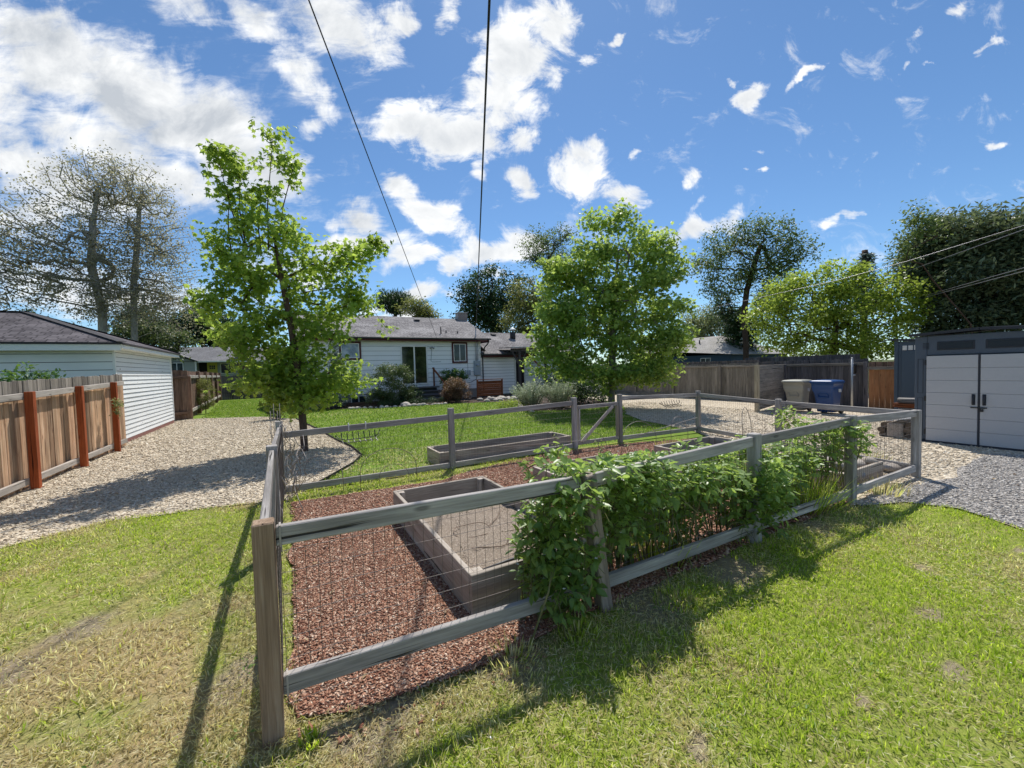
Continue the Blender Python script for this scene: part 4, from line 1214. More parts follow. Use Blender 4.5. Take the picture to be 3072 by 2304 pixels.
po = MB(); po.slab([(12.0, 21.2, 2.96), (16.6, 21.2, 3.08), (16.6, 23.0, 3.16), (12.0, 23.0, 3.04)], .05, (1, 0, 0))
po = po.build('porch_roof', M['roof_edge'], W)
mb = MB(); mb.beam((11.95, 21.19, 2.965), (16.6, 21.19, 3.085), .02, .035); mb.build('drip_edge', M['white_trim'], po)
mb = MB(); mb.beam((12.02, 21.45, 2.80), (16.6, 21.45, 2.92), .12, .2, .01); mb.build('beam', M['porch_wood'], po)
for x in (12.62, 14.55):
    mb = MB(); mb.beam((x, 21.45, -.02), (x, 21.45, 2.75), .13, .13, .01, (0, 1, 0)); mb.build('post', M['porch_wood'], po)
    for s_ in (-1, 1):
        mb = MB(); mb.beam((x + s_ * .07, 21.45, 1.95), (x + s_ * .50, 21.45, 2.72), .09, .09, .008); mb.build('brace', M['porch_wood'], po)
mb = MB(); mb.beam((13.6, 22.3, 2.66), (14.2, 21.6, 1.8), .08, .1, .008); mb.build('brace', M['brown_screen'], po)

# slatted screen standing in front of the house
t = thing('slatted_screen', 'red-brown slatted wood screen standing before the house wing', 'screen', (10.25, 20.9, 0))
mb = MB()
for i in range(7): mb.beam((9.5, 20.9, .20 + i * .115), (11.0, 20.9, .20 + i * .115), .03, .108, .004)
mb.build('slats', M['brown_screen'], t)
mb = MB()
for x in (9.46, 11.05): mb.beam((x, 20.89, -.03), (x, 20.89, 1.06), .08, .07, .005, (0, 1, 0))
mb.beam((9.40, 20.89, 1.085), (11.11, 20.89, 1.085), .1, .04, .005); mb.beam((9.5, 20.87, .955), (11.01, 20.87, .955), .03, .09, .004)
mb.build('frame', M['brown_screen'], t)
t = thing('window_well', 'low timber edging around the basement window', 'window well', (3.3, 21.7, 0))
mb = MB(); mb.beam((2.55, 21.45, .09), (4.2, 21.45, .09), .06, .2, .01); mb.build('front_board', M['dark_fence'], t)
mb = MB(); mb.beam((2.55, 21.48, .08), (2.55, 22.4, .08), .06, .18, .01); mb.build('side_board', M['dark_fence'], t)

# pale stones edging the bed
rs = random.Random(3)
k = 0
EDG = [(2.5, 19.88), (2.9, 19.68), (3.8, 19.22), (4.6, 19.08), (5.5, 18.97), (6.3, 18.9), (6.9, 18.82)]
def stone_at(x, y, r, lab, grp, mat='stone_pale'):
    global k
    mb = MB(); mb.stone((x, y, r * .35), (r * 1.3, r, r * .75), 200 + k); k += 1
    single(mb, 'edging_stone', M[mat], lab, 'stone', (x, y, 0), grp)
for i in range(len(EDG) - 1):
    for q in range(4):
        f = q / 4
        stone_at(EDG[i][0] * (1 - f) + EDG[i + 1][0] * f, EDG[i][1] * (1 - f) + EDG[i + 1][1] * f + rs.uniform(-.1, .1), rs.uniform(.05, .12), 'small pale stone edging the shrub bed before the back steps', 'pale stones edging the house bed')
for i in range(34):
    stone_at(rs.uniform(8.9, 11.6), 19.4 + rs.uniform(-.9, .9), rs.uniform(.07, .17), 'pale stone in the rockery under the slatted screen', 'pale stones of the rockery')
for i in range(16):
    f = i / 15
    stone_at(9.2 - 1.2 * f + rs.uniform(-.08, .08), 16 - 3.2 * f + rs.uniform(-.1, .1), rs.uniform(.05, .1), 'small pale stone edging the silver sage bed', 'pale stones edging the sage bed')
stone_at(4.95, 19.4, .2, 'largest pale stone in the shaded bed, left of the steps', None)

# -- garage on the left
Gg = thing('garage', 'white garage with peeling clapboard walls and purple grey hip roof', 'garage', (-3.72, 13.6, 0))
mb = MB(); mb.box((-8.2, 16.4, 1.2), (8.9, 5.55, 2.4)); mb.build('wall_core', M['backing'], Gg)
siding('side_siding', M['garage_siding'], Gg, (-3.745, 13.62, 0), (0, 1, 0), 5.56, .1, 2.46, .118, (1, 0, 0), .012)
siding('front_siding', M['garage_front'], Gg, (-12.6, 13.62, 0), (1, 0, 0), 8.86, .1, 2.46, .2, (0, -1, 0))
mb = MB(); mb.box((-3.735, 13.61, 1.27), (.05, .06, 2.36), None, .004); mb.build('corner_board', M['garage_front'], Gg)
mb = MB(); mb.box((-3.735, 19.19, 1.27), (.06, .05, 2.36), None, .004); mb.build('corner_board', M['garage_siding'], Gg)
mb = MB(); mb.beam((-3.74, 13.7, .05), (-3.74, 19.1, .05), .07, .1); mb.build('sill_board', M['brick_red'], Gg)
gr = MB()
FR, BR, FL, BL = (-3.5, 13.34, 2.575), (-3.5, 19.46, 2.575), (-12.9, 13.34, 2.575), (-12.9, 19.46, 2.575)
R1, R2 = (-6.25, 16.4, 3.60), (-10.1, 16.4, 3.60)
gr.slab([FL, FR, R1, R2], .04, (1, 0, 0), (0, 3.06, 1.02))
gr.slab([FR, BR, R1], .04, (0, 1, 0), (-2.75, 0, 1.02))
gr.slab([BR, BL, R2, R1], .04, (1, 0, 0), (0, -3.06, 1.02))
gr.slab([BL, FL, R2], .04, (0, 1, 0), (2.8, 0, 1.02))
gr = gr.build('roof', M['roof_garage'], Gg)
mb = MB()
for a, b in ((FR, R1), (BR, R1), (R1, R2)):
    a, b = Vector(a), Vector(b); n = int((b - a).length / .2)
    for i in range(n):
        p = a + (b - a) * (i / n); q = a + (b - a) * ((i + 1.15) / n)
        mb.beam(p + Vector((0, 0, .014)), q + Vector((0, 0, .02)), .2, .012)
mb.build('ridge_cap', M['roof_edge'], gr)
mb = MB(); mb.beam((-12.9, 13.33, 2.545), (-3.49, 13.33, 2.545), .03, .035); mb.beam((-3.487, 13.32, 2.545), (-3.487, 19.47, 2.545), .03, .035); mb.build('drip_edge', M['roof_edge'], Gg)
mb = MB(); mb.beam((-12.9, 13.36, 2.45), (-3.53, 13.36, 2.45), .025, .15, .003); mb.build('fascia', M['garage_front'], Gg)
mb = MB(); mb.beam((-3.52, 13.36, 2.475), (-3.52, 19.44, 2.475), .025, .10, .003); mb.build('fascia', M['white_trim'], Gg)
mb = MB(); mb.box((-3.63, 16.4, 2.43), (.17, 6.0, .015)); mb.build('soffit', M['garage_front'], Gg)

# -- fences on the left
LF = thing('plank_fence', 'sunbleached vertical plank fence with rust-red posts along the gravel drive', 'fence', (-3.6, 13.2, 0))
lo, hi = MB(), MB()
y = 1.0
rf = random.Random(12)
while y < 13.45:
    w = rf.choice((.138, .138, .14, .12))
    top = 1.46 + .0243 * y + rf.uniform(-.012, .012)
    rz = 1.20 + .026 * y
    dx = rf.uniform(-.006, .006)
    r = rf.random()
    if rf.random() < .14: r = rf.uniform(-.35, .05)
    lo.box((-3.60 + dx, y + w / 2, rz / 2 - .01), (.018, w - rf.uniform(.004, .012), rz + .02), None, .002, r)
    hi.box((-3.60 + dx, y + w / 2, (rz + top) / 2 + .001), (.018, w - .008, top - rz), None, .003, r)
    y += w + .002
lo.build('planks', M['picket'], LF); hi.build('weathered_plank_tops', M['picket_top'], LF)
PY = [1.9, 3.7, 5.5, 7.28, 9.0, 10.7, 12.45]
for y in PY:
    mb = MB(); mb.beam((-3.45, y, -.05), (-3.45, y, 1.26 + .0275 * y), .095, .095, .006, (0, 1, 0)); mb.build('post', M['red_post'], LF)
for a, b in zip([1.0] + PY, PY + [13.35]):
    for z0, h in ((1.17, .1), (.02, .1)):
        a_, b_ = a + .05, b - .05
        mb = MB(); mb.beam((-3.52, a_, z0 + .03 * a_ if z0 > 1 else .10 + .004 * a_), (-3.52, b_, z0 + .03 * b_ if z0 > 1 else .10 + .004 * b_), .045, h, .005); mb.build('rail', M['rail_pale'], LF)

def planks(mat, parent, a, b, h, w=.14, th=.018, gap=.006, seed=1, name='planks', z0=-.02, hv=.012, skip=0.):
    rg = random.Random(seed)
    a, b = Vector((*a, 0)), Vector((*b, 0))
    L = (b - a).length; d = (b - a) / L
    R = Matrix((d, Vector((-d.y, d.x, 0)), Vector((0, 0, 1)))).transposed()
    mb = MB(); u = 0
    while u < L - .02:
        ww = min(w * rg.uniform(.92, 1.05), L - u)
        hh = h + rg.uniform(-hv, hv)
        if rg.random() > skip:
            mb.box(a + d * (u + ww / 2) + Vector((0, 0, (hh + z0) / 2)), (ww - gap, th, hh - z0), R, .002)
        u += ww
    return mb.build(name, mat, parent)
DF = thing('old_fence', 'dark brown old plank fence running back beyond the garage', 'fence', (-3.5, 20.4, 0))
planks(M['dark_fence'], DF, (-3.98, 19.75), (-3.45, 20.33), 1.95, seed=3, name='end_planks', skip=0.)
planks(M['dark_fence'], DF, (-3.5, 20.42), (-4.25, 35.6), 1.93, seed=4)
for i, y in enumerate((20.38, 23.3, 26.3, 29.2, 32.1, 35.2)):
    x = -3.42 - (y - 20.4) * .05
    mb = MB(); mb.beam((x, y, -.02), (x, y, 1.72 if i == 0 else 1.95), .12, .12, .008, (0, 1, 0)); mb.build('post', M['dark_fence'], DF)
    if i < 5:
        for z in (.32, 1.70):
            y2 = y + 2.9
            mb = MB(); mb.beam((x + .0, y + .1, z), (-3.42 - (y2 - 20.4) * .05, y2 - .05, z), .05, .13, .008); mb.build('rail', M['rail_pale'], DF)
for z in (.28, 1.68):
    mb = MB(); mb.beam((-3.90, 19.72, z), (-3.43, 20.25, z), .04, .11, .006); mb.build('rail', M['dark_fence'], DF)
BF = thing('rear_fence', 'dark shaded plank fence across the far left corner of the lawn', 'fence', (-1, 36, 0))
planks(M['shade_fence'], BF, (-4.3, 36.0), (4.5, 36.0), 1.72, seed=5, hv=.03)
mb = MB(); mb.beam((-4.3, 35.95, .5), (4.5, 35.95, .5), .05, .1); mb.build('rail', M['shade_fence'], BF)

# -- neighbour's house far left
N = thing('house', 'grey-green neighbour house with yellow door beyond the garage', 'house', (-6.5, 42, 0))
mb = MB(); mb.box((-9.0, 45, 1.5), (4.86, 5.9, 3.0)); mb.box((-3.5, 46.0, 1.5), (6.2, 5, 3.0)); mb.poly([(-11.4, 42.06, 3.0), (-6.6, 42.06, 3.0), (-9.0, 42.06, 4.0)]); mb.build('wall', M['grey_siding'], N)
siding('wall_siding', M['grey_siding'], N, (-11.4, 42.05, 0), (1, 0, 0), 4.84, .2, 3.05, .2, (0, -1, 0))
mb = MB()
mb.slab([(-12, 42.0, 3.02), (1.0, 42.0, 3.02), (1.0, 45.4, 4.42), (-12, 45.4, 4.42)], .06, (1, 0, 0))
mb.slab([(-6.35, 41.6, 3.05), (-6.35, 44.8, 3.05), (-8.75, 44.8, 4.25), (-8.75, 41.6, 4.12)], .06, (0, 1, 0))
mb.slab([(-8.76, 41.6, 4.12), (-8.76, 44.8, 4.25), (-11.3, 44.8, 3.05), (-11.3, 41.6, 3.05)], .06, (0, 1, 0))
nr = mb.build('roof', M['roof_far'], N)
mb = MB(); mb.box((-3.32, 42.7, 3.4), (.66, .7, 2.2)); mb.build('chimney', M['dark_fence'], nr)
mb = MB(); mb.beam((-6.4, 41.97, 2.98), (1.0, 41.97, 2.98), .04, .1); mb.build('fascia', M['cream_trim'], N)
mb = MB(); mb.box((-6.24, 43.47, 1.5), (.6, .05, 2.9)); mb.build('porch_shade_panel', M['dark_opening'], N)  # flat near-black panel stands for the shaded porch recess
dy = MB(); dy.box((-5.62, 43.46, 1.95), (.72, .05, 2.1)); dy = dy.build('door', M['yellow_door'], N)
for i in range(3):
    for j in range(2):
        mb = MB(); mb.box((-5.76 + i * .14, 43.425, 2.44 + j * .17), (.11, .02, .13)); mb.build('pane', M['glass'], dy)
window(N, -8.2, -7.35, 2.0, 2.92, 42.01, None, 0, 'white_trim', 'glass', 1)
window(N, -5.05, -4.05, 1.95, 2.85, 43.47, None, 0, 'white_trim', 'glass', 0)
mb = MB(); mb.beam((-6.55, 42.02, 0), (-6.55, 42.02, 3.0), .1, .1, .006, (0, 1, 0)); mb.build('corner_board', M['cream_trim'], N)

# -- blue house on the right
B = thing('house', 'dark blue neighbour house with pale grey hip roof beyond the right fence', 'house', (33, 24, 0))
mb = MB(); mb.box((37.5, 26.3, 1.2), (9, 11.3, 2.4)); mb.build('wall', M['blue_siding'], B)
mb = MB(); mb.box((36.6, 29.6, 1.75), (6.9, 5.5, 3.5)); mb.build('upper_wall', M['blue_siding'], B)
e0 = 2.38
mb = MB()
P_ = dict(a=(32.6, 20.2, e0), b=(32.6, 26.7, e0 + .5), c=(42.4, 32.4, e0), d=(42.4, 20.2, e0), r0=(36.2, 23.6, 4.25), r1=(36.2, 31, 4.25))
mb.slab([P_['a'], P_['d'], P_['r0']][::1], .06)
mb.slab([(32.6, 32.4, e0 + .5), P_['b'], P_['a'], P_['r0'], P_['r1']], .06)
mb.slab([P_['d'], P_['c'], P_['r1'], P_['r0']], .06)
br_ = mb.build('roof', M['roof_pale'], B)
mb = MB(); mb.tube([(34.4, 24.6, 3.2), (34.4, 24.6, 3.9)], .06, 8); mb.build('vent_pipe', M['black_metal'], br_)
window(B, 22.5, 23.5, 1.55, 2.15, 33.0, None, 0, 'cream_trim', 'glass', 1, axis='x')
window(B, 26.75, 27.8, 2.28, 3.15, 33.14, 'red_trim', .12, 'white_trim', 'glass_pale', 1, axis='x')
window(B, 28.4, 29.5, 2.28, 3.15, 33.14, 'red_trim', .12, 'white_trim', 'glass_pale', 1, axis='x')

# -- fences on the right
RF = thing('plank_fence', 'taupe plank fence with cap rail along the right of the gravel yard', 'fence', (17, 12, 0))
planks(M['taupe_fence'], RF, (17.0, 9.45), (17.0, 23.5), 1.62, seed=6)
for z in (1.50, ):
    mb = MB(); mb.beam((16.95, 9.45, z), (16.95, 23.5, z), .05, .08, .005); mb.build('rail', M['taupe_fence'], RF)
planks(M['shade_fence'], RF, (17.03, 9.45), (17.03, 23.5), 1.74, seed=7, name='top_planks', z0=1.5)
for y in (11.1, 13.6, 16.1, 18.6):
    mb = MB(); mb.beam((16.93, y, -.02), (16.93, y, 1.55), .1, .1, .006, (0, 1, 0)); mb.build('post', M['taupe_fence'], RF)
mb = MB(); mb.beam((16.92, 13.9, .08), (16.92, 22, .08), .05, .22, .006); mb.build('base_board', M['taupe_fence'], RF)
SF = thing('shaded_fence', 'dark shaded plank fence behind the tan and blue bins', 'fence', (17, 7.5, 0))
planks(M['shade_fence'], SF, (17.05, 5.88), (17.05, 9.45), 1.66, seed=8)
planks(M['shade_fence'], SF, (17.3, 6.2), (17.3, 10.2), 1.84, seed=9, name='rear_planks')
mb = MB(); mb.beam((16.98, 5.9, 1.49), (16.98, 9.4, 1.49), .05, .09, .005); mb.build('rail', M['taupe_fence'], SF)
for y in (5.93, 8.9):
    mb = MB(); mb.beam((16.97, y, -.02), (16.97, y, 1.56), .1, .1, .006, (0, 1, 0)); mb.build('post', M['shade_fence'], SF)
CG = thing('cedar_gate', 'orange cedar plank gate between the dark fence and the small shed', 'gate', (17, 5.5, 0))
planks(M['cedar'], CG, (16.95, 4.3), (16.95, 5.84), 1.30, seed=10)
mb = MB(); mb.beam((16.9, 4.3, 1.34), (16.9, 5.86, 1.34), .05, .09, .005); mb.build('top_rail', M['taupe_fence'], CG)
planks(M['dark_fence'], CG, (17.0, 4.3), (17.0, 5.86), 1.55, seed=11, name='top_planks', z0=1.3)
DV = thing('divider_screen', 'short screen of horizontal grey boards with pale end post beside the bins', 'screen', (13.45, 7.5, 0))
mb = MB(); mb.beam((13.45, 7.53, -.03), (13.45, 7.53, 1.56), .10, .13, .006, (0, 1, 0)); mb.build('end_post', M['tan_post'], DV)
mb = MB()
for i in range(10): mb.beam((13.52, 7.55, .13 + i * .148), (16.9, 8.44, .13 + i * .148 + random.uniform(-.004, .004)), .025, .14, .003)
mb.build('boards', M['taupe_fence'], DV)
mb = MB(); mb.beam((16.9, 8.42, 0), (16.9, 8.42, 1.53), .1, .1, .006, (0, 1, 0)); mb.build('end_post', M['shade_fence'], DV)

# -- wheelie bins
def rrect(cx, cy, wx, wy, z, r=.06, n=4):
    pts = []
    for sx, sy, a0 in ((1, 1, 0), (-1, 1, 90), (-1, -1, 180), (1, -1, 270)):
        for q in range(n + 1):
            a = rad(a0 + 90 * q / n)
            pts.append((cx + sx * (wx / 2 - r) + r * math.cos(a), cy + sy * (wy / 2 - r) + r * math.sin(a), z))
    return pts
def wheelie(cx, cy, mat, label, rot):
    t = thing('wheelie_bin', label, 'bin', (cx, cy, 0))
    RM = Matrix.Rotation(rot, 4, 'Z')
    def put(mb): mb.V = [tuple(Vector((cx, cy, 0)) + RM @ Vector(v)) for v in mb.V]; return mb
    mb = MB()
    mb.loft([rrect(.04, 0, .44, .44, .06), rrect(.03, 0, .48, .47, .35), rrect(0, 0, .52, .52, .62), rrect(-.02, 0, .62, .57, .72), rrect(-.02, 0, .64, .59, .80), rrect(-.02, 0, .66, .61, .93), rrect(-.02, 0, .70, .65, .935), rrect(-.02, 0, .70, .65, .965)], True, True)
    put(mb).build('body', mat, t)
    mb = MB(); mb.loft([rrect(-.03, 0, .73, .67, .968), rrect(-.03, 0, .73, .67, .99), rrect(-.03, 0, .66, .60, 1.03), rrect(-.03, 0, .4, .36, 1.045)], True, True); put(mb).build('lid', mat, t)
    mb = MB(); mb.tube([(.36, -.22, .9), (.42, -.22, .93), (.42, .22, .93), (.36, .22, .9)], .016, 8); put(mb).build('handle', mat, t)
    mb = MB(); mb.tube([(-.25, -.13, .50), (-.27, -.13, .59), (-.275, -.08, .645), (-.275, .08, .645), (-.27, .13, .59), (-.25, .13, .50)], .014, 6); mb.box((-.262, 0, .52), (.03, .26, .03), None, .006); put(mb).build('front_grip', mat, t)
    for s_ in (-1, 1):
        mb = MB(); mb.lathe([(.03, -.03), (.12, -.03), (.125, 0), (.12, .03), (.03, .03)], (0, 0, 0), 16)
        mb.V = [(.24 + v[0], s_ * .25 + v[2], .125 + v[1]) for v in mb.V]; put(mb).build('wheel', M['rubber'], t)
    mb = MB(); mb.box((.07, -.2955, .72), (.15, .008, .10), Matrix.Rotation(-.12, 3, 'X')); put(mb).build('sticker', M['sticker'], t)
    return t
wheelie(14.55, 6.86, M['bin_tan'], 'tan wheeled bin standing left of the blue bin', rad(4))
wheelie(14.55, 6.02, M['bin_blue'], 'blue wheeled bin with arched front grip', rad(-2))
mb = MB(); mb.tube([(16.0, 5.94, -.03), (16.0, 5.94, 1.68)], .03, 10); mb.lathe([(.034, 0), (.034, .02), (0, .035)], (16, 5.94, 1.68), 10)
single(mb, 'metal_pole', M['galv'], 'slim pale metal pole before the dark fence', 'pole', (16, 5.94, 0))
t = thing('hanging_lantern', 'small dark hanging lantern on the dark fence right of the metal pole', 'lantern', (16.9, 6.15, 1.1))
mb = MB(); mb.lathe([(.02, .0), (.075, .02), (.075, .26), (.1, .28), (.03, .36), (.0, .37)], (16.82, 6.2, 1.16), 8); mb.build('housing', M['black_metal'], t)
mb = MB(); mb.lathe([(.0, 0), (.05, .01), (.05, .05), (.02, .07)], (16.82, 6.2, 1.09), 8); mb.build('glass_bowl', M['glass_pale'], t)
mb = MB(); mb.tube([(16.82, 6.2, 1.52), (16.82, 6.2, 1.58), (16.96, 6.2, 1.6)], .008, 5); mb.build('hook', M['black_metal'], t)

# -- storage sheds
SH = thing('storage_shed', 'large slate-blue resin shed with light grey double doors on the right', 'shed', (10.9, 2.17, 0))
X = 10.9
D_ = M['shed_dark']
mb = MB()
mb.box((11.9, 2.17, 1.03), (1.9, 1.68, 2.02))
for y in (2.945, 1.395): mb.box((X + .04, y, 1.05), (.1, .17, 2.02), None, .01)
mb.box((X + .045, 2.17, 1.875), (.09, 1.38, .37), None, .008)
mb.build('wall', D_, SH)
mb = MB()
for y in (2.945, 1.395):
    for z0, z1 in ((.12, .86), (.95, 1.62)):
        for a, b, c, d in ((y - .04, y - .034, z0, z1), (y + .034, y + .04, z0, z1), (y - .034, y + .034, z1 - .006, z1), (y - .034, y + .034, z0, z0 + .006)):
            mb.box((X - .012, (a + b) / 2, (c + d) / 2), (.008, b - a, d - c))
mb.build('panel_lines', M['shed_roof'], SH)  # thin dark strips draw the outlines of the recessed panels
mb = MB(); mb.slab([(X - .09, 3.10, 2.065), (X - .09, 2.17, 2.115), (13, 2.17, 2.2), (13, 3.10, 2.14)][::-1], .05); mb.slab([(X - .09, 2.165, 2.115), (X - .09, 1.24, 2.065), (13, 1.24, 2.14), (13, 2.165, 2.2)][::-1], .05); mb.build('roof', M['shed_roof'], SH)
mb = MB(); mb.box((X + .6, 2.17, .012), (1.3, 1.72, .05)); mb.build('base', M['shed_roof'], SH)
for (y0, y1) in ((2.185, 2.855), (1.485, 2.155)):
    d = MB(); n = 7; hh = (1.675 - .035) / n
    for i in range(n): d.box((X - .022, (y0 + y1) / 2, .035 + hh * (i + .5)), (.045, y1 - y0, hh - .003), None, .004)
    d.box((X - .008, (y0 + y1) / 2, .855), (.03, y1 - y0 - .01, 1.63))
    d = d.build('door', M['shed_door'], SH)
    hy = 2.235 if y0 > 2 else 2.105
    mb = MB(); mb.tube([(X - .045, hy, .78), (X - .085, hy, .80), (X - .085, hy, .92), (X - .045, hy, .94)], .013, 6); mb.box((X - .047, hy, .86), (.01, .045, .2), None, .003); mb.build('handle', M['shed_roof'], d)
    ys = y1 + .012 if y0 > 2 else y0 - .012
    for z in (.2, .85, 1.55):
        mb = MB(); mb.box((X - .03, ys, z), (.03, .03, .1), None, .004); mb.build('hinge', M['black_metal'], d)
mb = MB(); mb.box((X - .052, 2.17, .715), (.012, .2, .022), None, .002); la = mb.build('latch', M['black_metal'], SH)
mb = MB(); mb.box((X - .07, 2.13, .67), (.02, .045, .05), None, .004); mb.tube([(X - .07, 2.147, .69), (X - .07, 2.147, .725), (X - .07, 2.113, .725), (X - .07, 2.113, .69)], .005, 5); mb.build('padlock', M['black_metal'], la)
mb = MB(); mb.box((X - .03, 2.17, .86), (.03, .026, 1.66)); mb.build('door_gap', M['shed_roof'], SH)
for (y0, y1) in ((2.235, 2.72), (1.62, 2.105)):
    mb = MB(); mb.box((X - .004, (y0 + y1) / 2, 1.86), (.012, y1 - y0, .16), None, .003); w = mb.build('window', M['shed_roof'], SH)
    mb = MB(); mb.box((X - .012, (y0 + y1) / 2, 1.86), (.01, y1 - y0 - .05, .11)); mb.build('pane', M['glass_dark'], w)
mb = MB()
for i in range(5): mb.box((X - .006, 2.875, 1.815 + i * .026), (.012, .085, .014))
mb.build('vent', M['shed_roof'], SH)

S2 = thing('storage_shed', 'narrow teal-slate shed standing behind the large shed', 'shed', (15, 4, 0))
mb = MB(); mb.box((15.7, 3.85, 1.05), (1.36, 1.5, 2.12)); mb.box((15.02, 4.56, 1.06), (.06, .08, 2.14), None, .006); mb.build('wall', M['shed2'], S2)
mb = MB(); mb.slab([(14.93, 4.68, 2.2), (16.45, 4.68, 2.2), (16.45, 3.0, 2.08), (14.93, 3.0, 2.08)][::-1], .05); mb.build('roof', M['shed_roof'], S2)
mb = MB(); mb.box((15.01, 4.1, 1.1), (.03, .7, 1.5), None, .01); dd = mb.build('door', M['shed2'], S2)
for y in (4.385, 4.265, 4.145):
    mb = MB(); mb.box((15.012, y, 1.93), (.016, .095, .13), None, .012); mb.build('window', M['sticker'], S2)
# wood in front of the sheds
rb = random.Random(4)
for i in range(9):
    mb = MB(); z = .05 + i * .064
    y0 = 3.7 + rb.uniform(-.06, .06)
    mb.beam((14.25 + rb.uniform(-.1, .1), y0, z), (14.2 + rb.uniform(-.1, .1), 4.34 + rb.uniform(-.1, .03), z), .3, .052, .006)
    single(mb, 'old_board', M['brown_screen'] if i in (5, 6) else M['shade_fence'] if i % 2 else M['fence_grey'], 'old board in the low stack before the narrow shed', 'board', (14.2, 4.0, z), 'old boards stacked before the narrow shed')
for (y, z, r, m_, lab) in ((3.36, .155, .15, 'log_end', 'pale squared wood block with cracked grain at the large shed corner'),):
    mb = MB(); mb.box((11.2, y, z), (.55, .24, .30), Matrix.Rotation(.08, 3, 'Z'), .02); single(mb, 'wood_block', M[m_], lab, 'wood block', (11.2, y, 0))
for i, (y, z) in enumerate(((3.55, .05), (3.57, .15), (3.53, .25), (3.14, .06), (3.15, .17), (3.13, .27))):
    mb = MB(); mb.tube([(10.95 + rb.uniform(-.05, .05), y, z), (11.5, y + .02, z)], [.058, .052], 9); single(mb, 'split_log', M['log_bark'], 'dark split log stacked against the pale wood block', 'log', (11.2, y, z), 'split logs beside the large shed')
mb = MB(); mb.slab([(10.9, 3.46, .36), (11.5, 3.46, .36), (11.5, 3.07, .45), (10.9, 3.07, .45)][::-1], .02); single(mb, 'white_board', M['white_sheet'], 'white board lying tilted over the stacked logs', 'board', (11.2, 3.2, .36))

# -- overhead cables
def cable(pts, r, label, sag=0., mat='cable', seg=14):
    P = []
    for i in range(len(pts) - 1):
        a, b = Vector(pts[i]), Vector(pts[i + 1])
        for q in range(seg):
            f = q / seg; p = a.lerp(b, f); p.z -= sag * 4 * f * (1 - f); P.append(p)
    P.append(Vector(pts[-1]))
    mb = MB(); mb.tube(P, r, 6)
    return single(mb, 'overhead_cable', M[mat], label, 'cable', pts[0])
cable([(7.6, 22.15, 3.5), (.44, 5.7, 6.33), (-6.3, -10, 8.9)], .010, 'thin dark cable sloping down from upper left to the house eave', .0)
cable([(10.13, 22.3, 4.28), (2.42, 4.62, 6.26), (-4.0, -10, 7.9)], .017, 'thick dark cable dropping almost straight down to the house mast', .0)
cable([(19, -6, 7.3), (19, 2.97, 5.43), (19, 5.46, 5.02), (19, 7.57, 4.77), (19, 14.69, 4.35), (19, 20, 4.3)], .009, 'longest pale cable crossing the cedar and yellow-green tree', 0., 'steel_cable', 5)
cable([(14.5, -.7, 5.2), (19, 2.97, 5.31), (23.9, 6.9, 5.45)], .009, 'pale cable just under the longest one, ending in the trees', 0., 'steel_cable', 5)
cable([(14.5, -.1, 4.11), (19, 2.95, 4.2), (23.85, 6.24, 4.3)], .010, 'upper cable of the low pair before the dark cedar', 0., 'steel_cable', 5)
cable([(14.5, -.1, 4.03), (19, 2.95, 4.1), (23.85, 6.30, 4.22)], .010, 'lower cable of the low pair before the dark cedar', 0., 'steel_cable', 5)

# lobes of each crown: x, y, z, radius, half height (metres)
L_maple = [(-1.31, 9.91, 4.34, 0.41, 0.55), (-0.68, 9.98, 4.82, 0.67, 0.57), (-0.03, 10.0, 4.73, 0.79, 0.69), (-1.12, 9.94, 3.64, 0.65, 0.74), (-0.41, 9.99, 3.71, 0.97, 0.88), (0.48, 9.99, 4.19, 0.92, 0.71), (1.22, 9.92, 4.15, 0.74, 0.53), (1.82, 9.83, 4.3, 0.49, 0.49), (2.03, 9.79, 4.58, 0.22, 0.27), (-0.93, 9.96, 2.72, 0.85, 0.57), (-0.12, 10.0, 2.56, 1.09, 0.8), (0.79, 9.97, 2.99, 1.04, 0.83), (1.68, 9.86, 3.33, 0.59, 0.65), (2.07, 9.78, 2.8, 0.27, 0.22), (0.19, 10.0, 1.75, 1.12, 0.71), (-0.66, 9.98, 1.77, 0.58, 0.58), (1.12, 9.94, 1.62, 0.74, 0.43), (1.71, 9.85, 1.38, 0.44, 0.27), (0.35, 9.99, 1.13, 0.72, 0.36), (-1.43, 9.9, 3.25, 0.36, 0.36)]
L_shoots = [(-1.04, 9.95, 6.16, 0.18, 0.18), (-0.67, 9.98, 6.03, 0.19, 0.19), (-0.03, 10.0, 6.77, 0.25, 0.29), (0.34, 9.99, 6.27, 0.25, 0.25), (-0.86, 9.96, 4.42, 0.08, 0.08), (-0.38, 9.99, 4.49, 0.09, 0.09), (-0.12, 10.0, 4.72, 0.09, 0.09)]
L_tree2 = [(11.25, 11.09, 7.17, 0.52, 0.6), (10.51, 11.8, 6.77, 0.7, 0.7), (11.8, 10.5, 6.22, 0.85, 0.85), (12.21, 10.03, 5.47, 0.67, 1.01), (10.62, 11.7, 5.54, 1.41, 1.23), (9.54, 12.6, 5.12, 1.07, 1.07), (11.57, 10.76, 4.56, 1.55, 1.38), (12.49, 9.68, 3.93, 0.42, 0.5), (9.22, 12.83, 3.53, 1.08, 1.08), (10.59, 11.73, 3.27, 1.77, 1.42), (11.77, 10.54, 2.66, 1.38, 1.2), (8.75, 13.15, 2.29, 0.73, 0.91), (9.76, 12.42, 1.71, 1.08, 1.08), (10.94, 11.4, 1.49, 1.59, 0.88), (12.08, 10.19, 1.44, 0.85, 0.51), (12.39, 9.81, 2.78, 0.5, 0.67), (9.4, 12.7, 1.18, 0.91, 0.45)]
